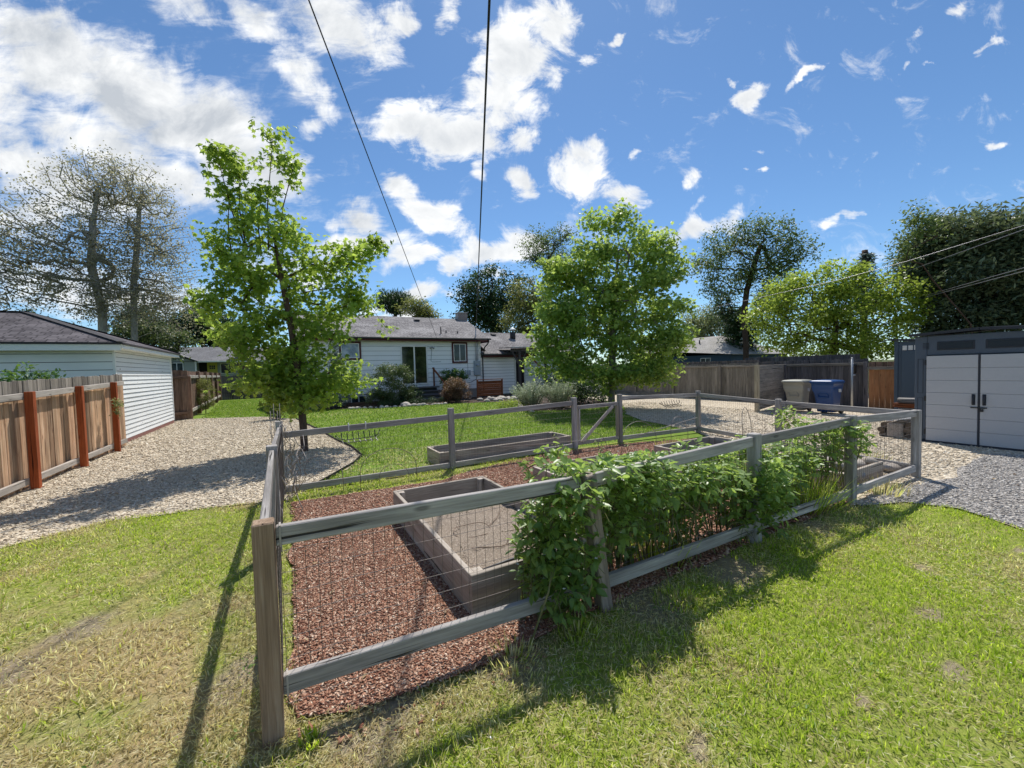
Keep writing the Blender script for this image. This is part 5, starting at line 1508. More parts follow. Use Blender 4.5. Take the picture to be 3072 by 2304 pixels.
L_syc = [(-11.13, 30.0, 9.79, 1.65, 1.41), (-9.71, 30.49, 11.39, 1.73, 1.49), (-8.31, 30.9, 12.82, 1.81, 1.3), (-7.04, 31.22, 12.41, 1.62, 1.62), (-6.31, 31.37, 10.98, 1.66, 1.66), (-10.64, 30.18, 7.79, 2.41, 1.45), (-8.81, 30.76, 9.38, 2.31, 2.05), (-7.22, 31.17, 8.38, 2.43, 1.89), (-5.61, 31.5, 8.06, 1.41, 1.69), (-11.54, 29.84, 6.69, 1.4, 0.93), (-9.94, 30.42, 6.2, 2.23, 0.99), (-7.71, 31.06, 5.92, 2.14, 1.07), (-5.94, 31.44, 5.51, 1.41, 1.12), (-12.76, 29.35, 8.46, 1.76, 1.76), (-12.85, 29.31, 6.26, 1.76, 1.1)]
L_dark = [(20.17, 40.23, 9.79, 2.83, 2.58), (18.29, 41.12, 8.8, 1.8, 2.06), (21.94, 39.29, 7.69, 3.1, 2.58), (19.64, 40.49, 7.24, 2.84, 2.06), (22.88, 38.75, 9.71, 2.06, 2.06)]
L_yel2 = [(18.28, 28.67, 7.7, 1.56, 1.94), (17.91, 28.9, 5.78, 1.76, 1.95), (19.55, 27.81, 6.87, 1.55, 2.33)]
L_lacy = [(22.39, 33.15, 14.14, 2.27, 1.36), (23.46, 32.4, 12.27, 2.27, 1.82), (21.59, 33.67, 12.39, 1.37, 1.37), (24.22, 31.83, 14.45, 1.35, 1.13)]
L_locust = [(31.33, 21.51, 10.02, 1.56, 1.36), (32.09, 20.35, 11.34, 1.91, 1.34), (33.1, 18.67, 12.09, 1.48, 1.11), (33.96, 17.04, 11.36, 1.08, 1.44), (34.35, 16.25, 9.77, 1.42, 1.24), (33.4, 18.13, 9.43, 1.84, 1.47), (32.26, 20.08, 8.65, 1.91, 1.52), (31.52, 21.23, 8.05, 0.78, 1.17), (33.96, 17.05, 8.15, 1.44, 1.44)]
L_yellow = [(23.33, 11.48, 5.1, 1.72, 0.98), (22.95, 12.22, 4.2, 1.26, 1.01), (23.82, 10.42, 4.0, 2.14, 1.67), (24.43, 8.91, 4.28, 1.81, 1.58), (24.85, 7.66, 4.11, 1.3, 1.3), (24.98, 7.22, 4.9, 0.85, 1.06), (24.24, 9.4, 5.71, 1.15, 1.15), (23.67, 10.77, 5.71, 0.96, 0.72), (23.23, 11.67, 2.66, 1.49, 0.74), (24.11, 9.73, 2.53, 2.34, 0.93), (24.7, 8.11, 2.42, 1.77, 0.77), (24.94, 7.36, 3.43, 0.86, 0.86), (24.48, 8.75, 6.04, 0.56, 0.67), (24.04, 9.9, 6.49, 0.47, 0.58)]
L_cedar = [(27.37, 5.9, 7.76, 1.9, 0.95), (27.6, 4.72, 7.01, 1.61, 1.21), (27.06, 7.18, 6.37, 1.11, 1.11), (27.35, 6.02, 5.9, 2.13, 1.49), (27.6, 4.7, 5.01, 1.61, 1.61), (27.22, 6.57, 4.51, 1.31, 1.31), (27.49, 5.32, 3.49, 1.87, 1.04), (27.73, 3.86, 5.81, 1.55, 2.32), (27.02, 7.34, 7.73, 0.56, 0.67), (27.25, 6.42, 3.19, 1.09, 0.65)]
L_baretree = [(24.09, 6.69, 7.71, 0.6, 0.6), (24.2, 6.28, 7.21, 0.59, 0.49), (23.97, 7.1, 6.42, 0.41, 0.82)]
L_willow = [(40.93, 28.72, 6.59, 2.59, 1.55), (42.19, 26.83, 5.9, 2.03, 2.03), (40.37, 29.5, 5.1, 2.09, 1.57)]
L_junip = [(10.94, 48.79, 9.84, 1.65, 1.1), (12.22, 48.48, 9.59, 1.38, 1.38)]
L_olive = [(12.9, 44.15, 8.57, 1.8, 1.13), (14.09, 43.79, 7.96, 1.29, 0.78)]
L_hedge = [(-8.72, 44.15, 5.49, 2.36, 1.18), (-6.21, 44.57, 6.4, 2.47, 1.64), (-4.94, 44.73, 5.2, 1.68, 1.26), (-10.38, 43.79, 6.19, 1.71, 1.71)]
L_tiny = [(-21.91, 55.86, 7.95, 0.35, 0.52), (-21.31, 56.09, 8.09, 0.53, 0.53)]
L_conif2 = [(36.02, 21.6, 4.3, 1.68, 2.52), (35.24, 22.84, 6.94, 0.85, 1.28), (36.91, 20.05, 7.02, 1.22, 2.04)]
L_spike = [(37.73, 13.27, 9.56, 0.07, 0.07), (37.74, 13.26, 7.0, 0.86, 1.03)]
L_arb = [(2.11, 21.09, 2.54, 0.63, 0.9)]
L_leftt = [(-0.34, 17.5, 0.45, 0.38, 0.52), (-0.47, 17.49, 0.98, 0.35, 0.43)]
L_bigbush = [(4.21, 20.47, 1.07, 0.69, 1.15), (4.97, 20.3, 1.04, 0.74, 0.93), (4.67, 20.37, 1.75, 0.69, 0.58), (3.97, 20.52, 0.39, 0.57, 0.46)]

# ------------------------------------------------------------------ trees
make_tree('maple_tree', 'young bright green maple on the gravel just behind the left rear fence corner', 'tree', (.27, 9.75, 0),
          [(.27, 9.75, -.05), (.27, 9.77, .5), (.25, 9.8, 1.1), (.2, 9.85, 1.9), (.12, 9.9, 2.8), (.0, 9.95, 3.7), (-.1, 9.97, 4.6)],
          [(l[0] * (.92 if l[2] < 4 else .85) + .02, l[1], l[2], l[3] * (.86 if l[2] < 3 else .76), l[4] * .86) for l in L_maple] + [(.25, 9.9, 1.25, .8, .35), (-.35, 9.9, 1.5, .55, .4), (.75, 9.85, 1.35, .6, .35)], M['lf_maple'], M['bark_maple'], .085, .007, 360, 11800, .105, 'maple', .13, (-.55, .45), 3, .9, .4, .3, light_top=.35)
# the long upright shoots of the maple top
mp = [o for o in bpy.data.objects if o.name == 'maple_tree'][0]
rg = np.random.default_rng(4)
SP = []
for (x, y, z, x0, z0) in ((-1.04, 9.95, 6.2, -.62, 4.3), (-.67, 9.98, 6.0, -.62, 4.4), (-.03, 10.0, 6.75, -.22, 4.3), (.36, 9.99, 6.3, .0, 4.6), (-.86, 9.96, 5.4, -.85, 4.0), (-.3, 10.02, 5.5, -.35, 4.2), (1.95, 9.8, 4.7, 1.3, 4.1)):
    P = [np.array((x0, 9.95, z0)), np.array((x0 * .6 + x * .4 - .05, 9.97, z0 * .6 + z * .4)), np.array((x0 * .25 + x * .75 - .02, y, z0 * .25 + z * .75)), np.array((x, y, z))]
    sh = MB(); sh.tube(P, [.016, .012, .008, .004], 5)
    for q in range(8):
        f = .45 + .55 * q / 7
        p = P[1] * (1 - f) + P[3] * f
        t_ = p + np.array((rg.uniform(-.28, .28), rg.uniform(-.25, .25), rg.uniform(-.02, .18)))
        sh.tube([p, t_], [.004, .002], 3)
        SP += [t_] * 2
    SP += [P[3]] * 4
    sh.build('shoot', M['bark_maple'], mp)
SP = np.array(SP); kq = rg.integers(0, len(SP), 1250)
leaf_mesh('shoot_leaves', M['lf_maple'], mp, SP[kq] + rg.normal(0, .085, (1250, 3)), .115 * rg.uniform(.6, 1.2, 1250), 'maple', (-.6, .45), None, .7, rg.uniform(.1, .8, 1250), None, 6)

make_tree('maple_tree', 'full rounded green maple behind the garden gate', 'tree', (10.9, 11.6, 0),
          [(10.9, 11.6, -.05), (10.9, 11.6, .7), (10.92, 11.55, 1.6), (10.95, 11.5, 3.0), (11.0, 11.4, 4.6), (11.1, 11.3, 6.0)],
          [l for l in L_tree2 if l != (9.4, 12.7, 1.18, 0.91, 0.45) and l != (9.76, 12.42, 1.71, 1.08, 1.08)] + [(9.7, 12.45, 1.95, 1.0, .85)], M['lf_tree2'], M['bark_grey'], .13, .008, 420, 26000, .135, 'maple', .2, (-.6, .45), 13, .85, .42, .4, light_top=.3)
make_tree('sycamore_tree', 'tall sparse grey-leaved sycamore behind the garage', 'tree', (-9.0, 30.8, 0),
          [(-9.0, 30.8, 0), (-8.9, 30.8, 3), (-8.8, 30.8, 5.5), (-9.1, 30.7, 8), (-8.9, 30.7, 10.5), (-8.6, 30.8, 12.3)],
          [(l[0], l[1], l[2], l[3] * 1.05, l[4] * 1.25) for l in L_syc if l[0] < -7.5] + [(-11.6, 29.8, 8.2, 2.0, 1.6), (-8.6, 30.8, 7.4, 2.0, 1.4)], M['lf_syc'], M['bark_syc'], .2, .017, 1150, 19000, .125, 'quad', .30, (-.5, .5), 23, .9, .38, .6, light_top=.1, bias=1.3)
make_tree('sycamore_tree', 'slimmer sparse sycamore just right of the tallest one behind the garage', 'tree', (-7.3, 31.1, 0),
          [(-7.6, 31.1, 0), (-7.6, 31.1, 4), (-7.5, 31.1, 7), (-7.2, 31.2, 10), (-7.0, 31.2, 12.2)],
          [(l[0], l[1], l[2], l[3] * 1.05, l[4] * 1.25) for l in L_syc if l[0] >= -8.4] + [(-6.6, 31.3, 9.6, 1.7, 1.5), (-6.6, 31.3, 6.8, 1.9, 1.3)], M['lf_syc'], M['bark_syc'], .16, .017, 900, 14500, .125, 'quad', .30, (-.5, .5), 24, .9, .38, .6, light_top=.1, bias=1.3)
make_tree('leafy_tree', 'dense dark green round tree behind the house chimney', 'tree', (20.4, 40, 0), [(20.4, 40, 0), (20.4, 40, 3.5), (20.3, 40, 6.5)],
          [(l[0], l[1], l[2] + .2, l[3] * 1.2, l[4] * 1.15) for l in L_dark], M['lf_dark'], M['bark_dark'], .3, .03, 260, 15000, .30, 'quad', .42, (-.3, .5), 33, .9, .3, .8, light_top=.4)
make_tree('leafy_tree', 'yellow-green tree between the dark round tree and the full maple', 'tree', (18.5, 28.6, 0), [(18.5, 30.2, 0), (18.5, 30.2, 3), (18.5, 30, 5)],
          [(l[0] + .1, l[1] + 1.5, l[2] + .1, l[3], l[4]) for l in L_yel2], M['lf_olive'], M['bark_dark'], .2, .02, 160, 8000, .19, 'quad', .3, (-.4, .5), 34, .9, .35, .6)
make_tree('locust_tree', 'tall lacy locust showing above the left shoulder of the full maple', 'tree', (23, 32.6, 0), [(23, 32.8, 0), (23, 32.8, 5), (22.9, 32.8, 9), (22.9, 32.8, 12)],
          L_lacy, M['lf_locust'], M['bark_dark'], .22, .02, 170, 4200, .21, 'quad', .35, (-.4, .5), 35, .8, .5, .6, light_top=.1)
make_tree('locust_tree', 'dark-trunked locust with open crown right of the full maple', 'tree', (32.9, 19.3, 0), [(32.9, 19.3, 0), (32.9, 19.3, 3), (32.8, 19.4, 5.5), (32.9, 19.2, 7.5), (33.1, 18.7, 9.5), (33.3, 18.3, 11)],
          L_locust, M['lf_locust'], M['bark_dark'], .24, .014, 420, 12500, .20, 'quad', .36, (-.4, .5), 36, .9, .35, .6, bias=1.3, light_top=.15)
make_tree('ash_tree', 'bright yellow-green spreading tree over the right fence', 'tree', (24.1, 9.8, 0), [(24.1, 9.8, 0), (24.1, 9.8, 1.2), (24.1, 9.7, 2.2), (24.1, 9.6, 3.6)],
          L_yellow, M['lf_yel'], M['bark_dark'], .17, .012, 420, 21000, .17, 'quad', .24, (-.5, .4), 37, .9, .42, .45, light_top=.3, bias=1.1)
make_tree('cedar_tree', 'huge dark cedar above the storage sheds', 'tree', (27.4, 5.4, 0), [(27.5, 5.3, 0), (27.5, 5.3, 3), (27.5, 5.2, 6), (27.5, 5.2, 8)],
          [(l[0], l[1], l[2] - .45, l[3], l[4] * .92) for l in L_cedar], M['lf_cedar'], M['bark_dark'], .4, .02, 460, 46000, .27, 'spray', .30, (-.1, .6), 38, .9, .3, .6, wid=.40, light_top=.4)
make_tree('bare_tree', 'thin half-bare tree at the left edge of the dark cedar', 'tree', (24.3, 6.9, 0), [(25.4, 5.0, 0), (25.2, 5.3, 3), (24.6, 6.3, 5)],
          L_baretree, M['lf_locust'], M['bark_dark'], .03, .008, 90, 1300, .14, 'quad', .2, (-.4, .5), 39, .8, .5, .5)
make_tree('willow_tree', 'pale hazy willow behind the blue house', 'tree', (45, 30.5, 0), [(46, 31, 0), (46, 31, 3), (46, 31, 5)],
          sc(L_willow, 1.12), M['lf_pale'], M['bark_grey'], .25, .03, 170, 8000, .26, 'quad', .45, (-.7, .4), 40, .9, .35, .8)
make_tree('juniper_tree', 'dark spiky juniper above the house ridge', 'tree', (11.4, 48.6, 0), [(11.4, 48.6, 0), (11.4, 48.6, 5), (11.4, 48.6, 8)],
          L_junip, M['lf_dark'], M['bark_dark'], .2, .03, 90, 3800, .5, 'spray', .32, (1.1, .3), 41, .9, .35, .8, wid=.4)
make_tree('leafy_tree', 'small olive green tree above the middle of the house ridge', 'tree', (13.3, 44, 0), [(13.3, 44, 0), (13.3, 44, 4), (13.3, 44, 7)],
          L_olive, M['lf_olive'], M['bark_dark'], .18, .02, 90, 3600, .24, 'quad', .32, (-.1, .5), 42, .9, .35, .8)
for i, (lb, x, lab) in enumerate((([0, 3], -9.5, 'dark green broad tree behind the neighbour house, under the sycamores'), ([1], -6.2, 'dark green tree right of the sycamore trunks'), ([2], -5.0, 'low dark green tree beside the left side of the maple'))):
    make_tree('leafy_tree', lab, 'tree', (x * 1.12, 49.8, 0), [(x * 1.12, 49.8, 0), (x * 1.12, 49.8, 2.5), (x * 1.12, 49.8, 4)],
              sc([L_hedge[q] for q in lb], 1.12), M['lf_dark'], M['bark_dark'], .22, .03, 120, 5200, .30, 'quad', .4, (-.3, .5), 43 + i, .9, .35, .8)
make_tree('leafy_tree', 'low dark leafy tree against the sycamore trunks', 'tree', (-7.4, 33.4, 0), [(-7.4, 33.4, 0), (-7.4, 33.4, 1.5), (-7.4, 33.4, 3)],
          [(-7.9, 33.4, 4.2, 1.5, 1.2), (-6.5, 33.4, 3.9, 1.2, 1.0), (-8.9, 33.2, 3.4, 1.2, .9)], M['lf_bush'], M['bark_dark'], .12, .02, 110, 5000, .2, 'quad', .3, (-.2, .5), 47, .9, .35, .6)
for i, (l, lab) in enumerate(zip(L_tiny, ('smaller distant treetop above the garage roof', 'larger distant treetop above the garage roof'))):
    make_tree('distant_tree', lab, 'tree', (l[0], l[1], 0), [(l[0], l[1], 0), (l[0], l[1], 4), (l[0], l[1], 7.5)],
              [l, (l[0], l[1], l[2] - 1.2, l[3] * 1.5, 1.2)], M['lf_dark'], M['bark_dark'], .12, .03, 30, 900, .25, 'quad', .18, (0, .5), 50 + i)
make_tree('conifer_tree', 'dark conifer behind the open-crowned locust', 'tree', (36.3, 21.3, 0), [(36.3, 21.3, 0), (36.3, 21.3, 4), (36.3, 21.3, 7)],
          L_conif2, M['lf_dark'], M['bark_dark'], .25, .03, 140, 6500, .4, 'spray', .35, (-.2, .5), 52, .9, .35, .8, wid=.45)
CN = [(37.7, 13.26, z, .25 + (9.4 - z) * .42, .35) for z in (9.2, 8.7, 8.2, 7.6, 7.0, 6.3, 5.5)]
make_tree('spruce_tree', 'pointed spruce top rising behind the yellow-green tree', 'tree', (37.7, 13.26, 0), [(37.7, 13.26, 0), (37.7, 13.26, 5), (37.7, 13.26, 9.7)],
          CN, M['lf_blue'], M['bark_dark'], .2, .02, 130, 4200, .32, 'spray', .16, (-.1, .4), 53, 1., .4, .8, wid=.4)

# ------------------------------------------------------------------ shrubs by the house
shrub('arborvitae', 'blue-green conical evergreen against the house wall', (2.11, 21.2, 0), [(2.11, 21.2, z, .62 - .16 * z, .5) for z in (.5, 1.1, 1.7, 2.3)] + [(2.11, 21.2, 2.95, .16, .35)], M['lf_blue'], M['bark_dark'], 5200, .14, 'spray', 90, .1, 61, .04, 'evergreen', (.7, .5))
shrub('leafy_bush', 'large grey-green bush left of the back steps', (4.6, 20.5, 0), L_bigbush + [(4.9, 20.6, .5, .9, .6)], M['lf_bush'], M['bark_dark'], 11000, .08, 'ovate', 110, .12, 62)
shrub('leafy_bush', 'dark low bush at the foot of the back steps, beside the large bush', (5.9, 20.9, 0), [(5.7, 20.8, .45, .55, .5), (5.35, 20.6, .35, .5, .4)], M['lf_dark'], M['bark_dark'], 1800, .07, 'ovate', 50, .1, 63)
shrub('laurel_bush', 'glossy green clipped laurel against the wall right of the steps', (8.1, 21.4, 0), [(7.85, 21.4, 1.25, .42, .4), (8.35, 21.4, 1.35, .42, .38), (8.65, 21.4, 1.3, .3, .35), (8.1, 21.4, .75, .45, .5)], M['lf_laurel'], M['bark_dark'], 5000, .10, 'ovate', 60, .09, 64)
shrub('barberry_bush', 'round reddish barberry before the house', (7.65, 19.7, 0), [(7.65, 19.7, .62, .72, .55), (7.35, 19.6, .5, .5, .45), (8.0, 19.75, .55, .52, .5), (7.65, 19.7, .95, .45, .3)], M['lf_barb'], M['bark_dark'], 9500, .06, 'ovate', 110, .09, 65)
shrub('rose_bush', 'low scruffy bush under the bright maple near the lawn corner', (1.5, 20.3, 0), [(1.2, 20.3, .4, .5, .4), (1.9, 20.4, .55, .55, .5), (.6, 20.2, .35, .45, .35)], M['lf_blue'], M['bark_dark'], 2400, .06, 'ovate', 60, .1, 66)
gc = shrub('ground_cover', 'dark low ground cover carpeting the shaded bed', (5.6, 19.9, 0), [(4.2 + i * .55, 19.75 + .25 * (i % 2), .08, .5, .15) for i in range(7)], M['lf_dark'], M['bark_dark'], 3400, .05, 'ovate', 70, .1, 67, .01, 'plants')
# silver sage: upright plumes
def sage(base, n, h, seed, name, label, mat, spread=.75):
    rg = np.random.default_rng(seed)
    t = thing(name, label, 'shrub', base)
    mb = MB(); PP, AZ = [], []
    for i in range(n):
        a = rg.uniform(0, 6.283); r = rg.random() ** .5
        hh = h * (1.05 - .35 * r) * rg.uniform(.75, 1.1)
        b = np.array((base[0] + .25 * r * math.cos(a), base[1] + .25 * r * math.sin(a), 0))
        tip = np.array((base[0] + spread * r * math.cos(a), base[1] + spread * r * math.sin(a), hh))
        mid = (b + tip) / 2 + np.array((0, 0, .12 * hh))
        mb.tube([b, mid, tip], [.005, .004, .002], 3, False)
        for q in range(34):
            f = .18 + .82 * q / 33
            p = (mid * (1 - (f - .5) * 2) + tip * (f - .5) * 2) if f > .5 else (b * (1 - f * 2) + mid * f * 2)
            PP.append(p + rg.normal(0, .008, 3)); AZ.append(rg.uniform(0, 6.283))
    mb.build('stems', M['stem'], t)
    PP = np.array(PP); n2 = len(PP)
    leaf_mesh('foliage', mat, t, PP, .075 * rg.uniform(.6, 1.2, n2), 'spray', (.75, .35), np.array(AZ), .6, np.clip(PP[:, 2] / h * .7 + rg.normal(.15, .15, n2), 0, 1), None, seed, .13 * rg.uniform(.7, 1.2, n2))
    return t
sage((8.75, 14.0, 0), 170, 1.15, 68, 'sage_bush', 'left half of the feathery silver sage beyond the garden fence', M['lf_lav'], .95)
sage((9.75, 13.45, 0), 150, 1.18, 69, 'sage_bush', 'right half of the feathery silver sage, nearer the dark bush', M['lf_lav'], .8)
shrub('ground_cover', 'low yellow-green plants at the left foot of the silver sage', (7.95, 14.6, 0), [(7.9, 14.7, .14, .5, .2), (8.4, 15.3, .14, .5, .2), (8.0, 13.9, .1, .35, .15)], M['lf_yel'], M['stem'], 1500, .06, 'ovate', 50, .08, 70, .01, 'plants')
shrub('leafy_bush', 'large very dark bush in the shade of the full maple', (11.6, 14.3, 0), [(11.2, 14.3, .6, .75, .6), (12.2, 14.1, .7, .8, .65), (11.7, 14.6, 1.0, .7, .5), (12.9, 14.4, .5, .6, .5), (10.8, 15.2, .8, .7, .7)], M['lf_dark'], M['bark_dark'], 5600, .09, 'ovate', 110, .13, 71)
shrub('climbing_plant', 'dark climbing shrub by the porch door', (14.3, 21.0, 0), [(14.3, 20.9, .9, .7, .9), (15.2, 20.7, 1.2, .8, 1.1), (16.2, 20.5, 1.0, .8, .9)], M['lf_bush'], M['bark_dark'], 3600, .1, 'ovate', 80, .15, 72)
shrub('ivy_stump', 'small leafy dark stump at the back of the gravel, left of the maple trunk', (-.34, 17.5, 0), L_leftt, M['lf_bush'], M['bark_dark'], 1500, .08, 'ovate', 45, .1, 73, .1)
shrub('hedge_shrub', 'small yellowish conifer shrub against the old brown fence', (-3.3, 22.9, 0), [(-3.25, 22.8, .35, .3, .35), (-3.3, 23.0, .85, .36, .5), (-3.3, 23.0, 1.3, .24, .3)], M['lf_olive'], M['bark_dark'], 2600, .09, 'spray', 60, .07, 74, .02, 'shrub', (.9, .4))
shrub('climbing_vine', 'green vine sprouting over the plank fence, larger clump', (-4.0, 9.9, 0), [(-3.95, 9.75, 1.72, .3, .13), (-3.95, 10.2, 1.80, .16, .16), (-3.95, 9.45, 1.66, .2, .08), (-3.95, 10.1, 1.6, .3, .1)], M['lf_laurel'], M['stem'], 520, .075, 'ovate', 34, .05, 75, .012, 'vine')
shrub('climbing_vine', 'green vine sprouting over the plank fence, smaller clump near the garage', (-4.0, 11.0, 0), [(-3.95, 10.95, 1.75, .22, .12), (-3.95, 11.35, 1.68, .2, .08), (-3.95, 11.0, 1.6, .3, .08)], M['lf_laurel'], M['stem'], 380, .07, 'ovate', 26, .05, 76, .012, 'vine')
shrub('fence_weed', 'small pale weed growing on the last red fence post', (-3.36, 12.3, .75), [(-3.33, 12.22, 1.08, .07, .14), (-3.34, 12.2, .92, .06, .1)], M['lf_pale'], M['stem'], 150, .055, 'ovate', 14, .035, 77, .006, 'weed')

# ------------------------------------------------------------------ blackberries along the front fence
def bramble(label, base, lobes, n, seed, canes, fl=40):
    rg = np.random.default_rng(seed)
    t = thing('blackberry_bush', label, 'blackberry bush', base, 'blackberry bushes along the front fence')
    T = lobe_points(lobes, n, rg, .32)
    T[:, 2] = np.maximum(.04, T[:, 2])
    mb = MB()
    for i in range(canes):
        q = T[rg.integers(0, n)]
        b = np.array((q[0] + rg.normal(0, .12), base[1] + rg.normal(0, .10), 0.))
        mid = (b + q) / 2 + np.array((rg.normal(0, .05), rg.normal(0, .05), .12))
        mb.tube([b, mid, q], [.007, .006, .003], 5, False)
    for i in range(int(n * .3)):
        q = T[rg.integers(0, n)]
        mb.tube([q, q + rg.normal(0, .07, 3) - np.array((0, 0, .05))], [.003, .002], 3, False)
    mb.build('canes', M['stem'], t)
    # each leaf is three leaflets on a stalk
    az = rg.uniform(0, 6.283, n); pt = rg.normal(-.25, .45, n); ct = rg.random(n)
    top = np.array([l[2] + l[4] for l in lobes]).max()
    P, A, B, S_, K = [], [], [], [], []
    for da, off in ((0, .028), (1.15, .0), (-1.15, .0)):
        P.append(T + off * np.stack([np.cos(az), np.sin(az), np.zeros(n)], 1)); A.append(az + da + rg.normal(0, .15, n)); B.append(pt + rg.normal(0, .2, n))
        S_.append((.078 if da == 0 else .062) * rg.uniform(.65, 1.2, n)); K.append(ct * .55 + rg.random(n) * .35 + .35 * (T[:, 2] / top - .45))
    leaf_mesh('leaves', M['lf_berry'], t, np.vstack(P), np.concatenate(S_), 'ovate', np.concatenate(B), np.concatenate(A), .45, np.concatenate(K), None, seed + 1)
    k_ = rg.choice(n, fl)
    F = T[k_] + np.stack([rg.normal(0, .02, fl), rg.normal(-.02, .02, fl), rg.uniform(.02, .06, fl)], 1)
    PF = np.repeat(F, 5, 0); AF = np.tile(np.arange(5) * 1.2566, fl)
    leaf_mesh('blossoms', M['flower'], t, PF, .014, 'quad', (.35, .2), AF, .2, None, None, seed + 2)
    return t
bramble('blackberry bush left of the leaning weathered post, hanging over the top rail', (1.55, 2.15, 0),
        [(1.45, 2.14, .62, .20, .28), (1.60, 2.10, .82, .24, .16), (1.42, 2.12, .35, .18, .28), (1.66, 2.12, .45, .2, .36), (1.34, 2.14, .55, .13, .25), (1.62, 2.16, .95, .15, .08), (1.47, 2.06, .22, .18, .16)], 760, 81, 30)
bramble('blackberry bush just right of the leaning weathered post', (2.3, 2.3, 0),
        [(2.1, 2.2, .76, .28, .22), (2.5, 2.3, .70, .35, .22), (2.2, 2.36, .42, .26, .30), (2.65, 2.4, .42, .28, .28), (2.0, 2.12, .92, .18, .08), (2.3, 2.18, .86, .2, .08), (2.35, 2.45, .80, .3, .13), (2.15, 2.07, .80, .22, .16), (2.0, 2.03, .6, .12, .2), (2.3, 2.08, .95, .2, .06)], 1250, 82, 40)
bramble('blackberry bush in the middle of the front fence, around the third post', (3.3, 2.3, 0),
        [(3.1, 2.36, .62, .34, .24), (3.55, 2.34, .60, .36, .24), (3.0, 2.42, .36, .28, .26), (3.6, 2.2, .36, .26, .3), (3.72, 2.02, .36, .20, .32), (3.4, 2.5, .78, .3, .12), (3.0, 2.1, .72, .3, .12), (3.7, 2.0, .55, .2, .3)], 1250, 83, 40)
bramble('blackberry bush at the right, thinning out before the fourth post', (4.4, 2.4, 0),
        [(4.2, 2.42, .56, .34, .24), (4.7, 2.45, .48, .32, .24), (4.1, 2.35, .35, .28, .26), (4.6, 2.38, .28, .28, .2), (5.0, 2.4, .52, .28, .3), (5.25, 2.3, .6, .25, .25), (4.3, 2.48, .76, .22, .12), (4.1, 2.15, .5, .25, .2), (4.7, 2.3, .62, .3, .15)], 1150, 84, 34)
bramble('straggly blackberry shoots climbing the fourth post', (5.5, 2.2, 0),
        [(5.45, 2.15, .75, .2, .26), (5.75, 2.14, .74, .25, .14), (5.3, 2.3, .88, .22, .12), (5.9, 2.2, .6, .2, .12), (5.62, 2.08, .9, .16, .09)], 300, 85, 18, 8)
# tall shoots above the brambles
shrub('bramble_shoot', 'tall leafy shoot rising above the brambles left of the leaning post', (1.75, 2.6, 0), [(1.72, 2.55, 1.02, .06, .10), (1.82, 2.6, .92, .12, .1), (1.65, 2.6, .85, .1, .1)], M['lf_berry'], M['stem'], 90, .075, 'ovate', 16, .04, 86, .006, 'shoot')
shrub('bramble_shoot', 'leafy shoot by the right side rail in front of the tan bin', (6.3, 3.1, 0), [(6.3, 3.1, .95, .07, .14), (6.2, 3.1, .8, .18, .12), (6.5, 3.1, .7, .25, .1)], M['lf_berry'], M['stem'], 150, .08, 'ovate', 24, .05, 87, .006, 'shoot')
for i, (x, y, h, lab) in enumerate(((2.55, 2.9, 1.0, 'slender flowering stalk above the brambles, nearest the gate post'), (2.95, 2.95, .92, 'slender flowering stalk above the brambles, right of the gate brace'), (2.2, 3.1, 1.04, 'slender flowering stalk above the brambles, furthest left'))):
    shrub('flower_stalk', lab, (x, y, 0), [(x, y, h - .12, .03, .13), (x + .02, y, h - .35, .06, .12)], M['lf_pale'], M['stem'], 60, .035, 'ovate', 12, .02, 90 + i, .004, 'weed')
# uncut grass and weeds at the fence foot
def tuft(x, y, h, n, r, green, label, seed, name='grass_tuft', wid=.008):
    rg = np.random.default_rng(seed)
    a = rg.uniform(0, 6.283, n); q = r * rg.random(n) ** .6
    P = np.stack([x + q * np.cos(a), y + q * np.sin(a), np.zeros(n)], 1)
    o = leaf_mesh(name, M['blade'], None, P - np.array((x, y, 0)), h * rg.uniform(.5, 1.15, n), 'blade', rg.normal(1.15, .22, n), None, .4, green + rg.normal(0, .2, n), rg.random(n), seed, wid)
    o.location = (x, y, 0)
    return tag(o, label, 'grass tuft')
tuft(4.95, 2.32, .55, 420, .28, .75, 'tall uncut grass clump left of the fourth fence post', 101)
tuft(5.35, 2.25, .24, 160, .2, .6, 'shorter grass clump at the foot of the fourth fence post', 102)
tuft(2.7, 2.42, .36, 260, .3, .75, 'tall grass growing up through the brambles between the second and third posts', 103)
tuft(3.5, 1.95, .07, 180, .35, .9, 'dark green grass clump below the bottom rail by the third post', 104)
tuft(2.3, 1.85, .06, 150, .16, .8, 'weedy grass at the base of the leaning weathered post', 105)
tuft(1.05, 1.95, .08, 150, .14, .35, 'dry weeds under the bottom rail near the raised bed', 106)
tuft(1.5, 1.92, .09, 120, .12, .6, 'weeds under the bottom rail left of the leaning post', 107)
tuft(6.4, 2.1, .16, 240, .3, .3, 'dry yellow grass under the right end of the bottom rail', 108)
tuft(.03, 1.98, .05, 60, .05, .9, 'small green weed at the foot of the near corner post', 109, 'weed', .014)
tuft(8.1, 2.9, .2, 120, .35, .45, 'sparse dry weeds on the gravel by the right side fence', 110)
tuft(6.6, 5.2, .25, 120, .4, .7, 'weeds behind the short raised bed', 111)

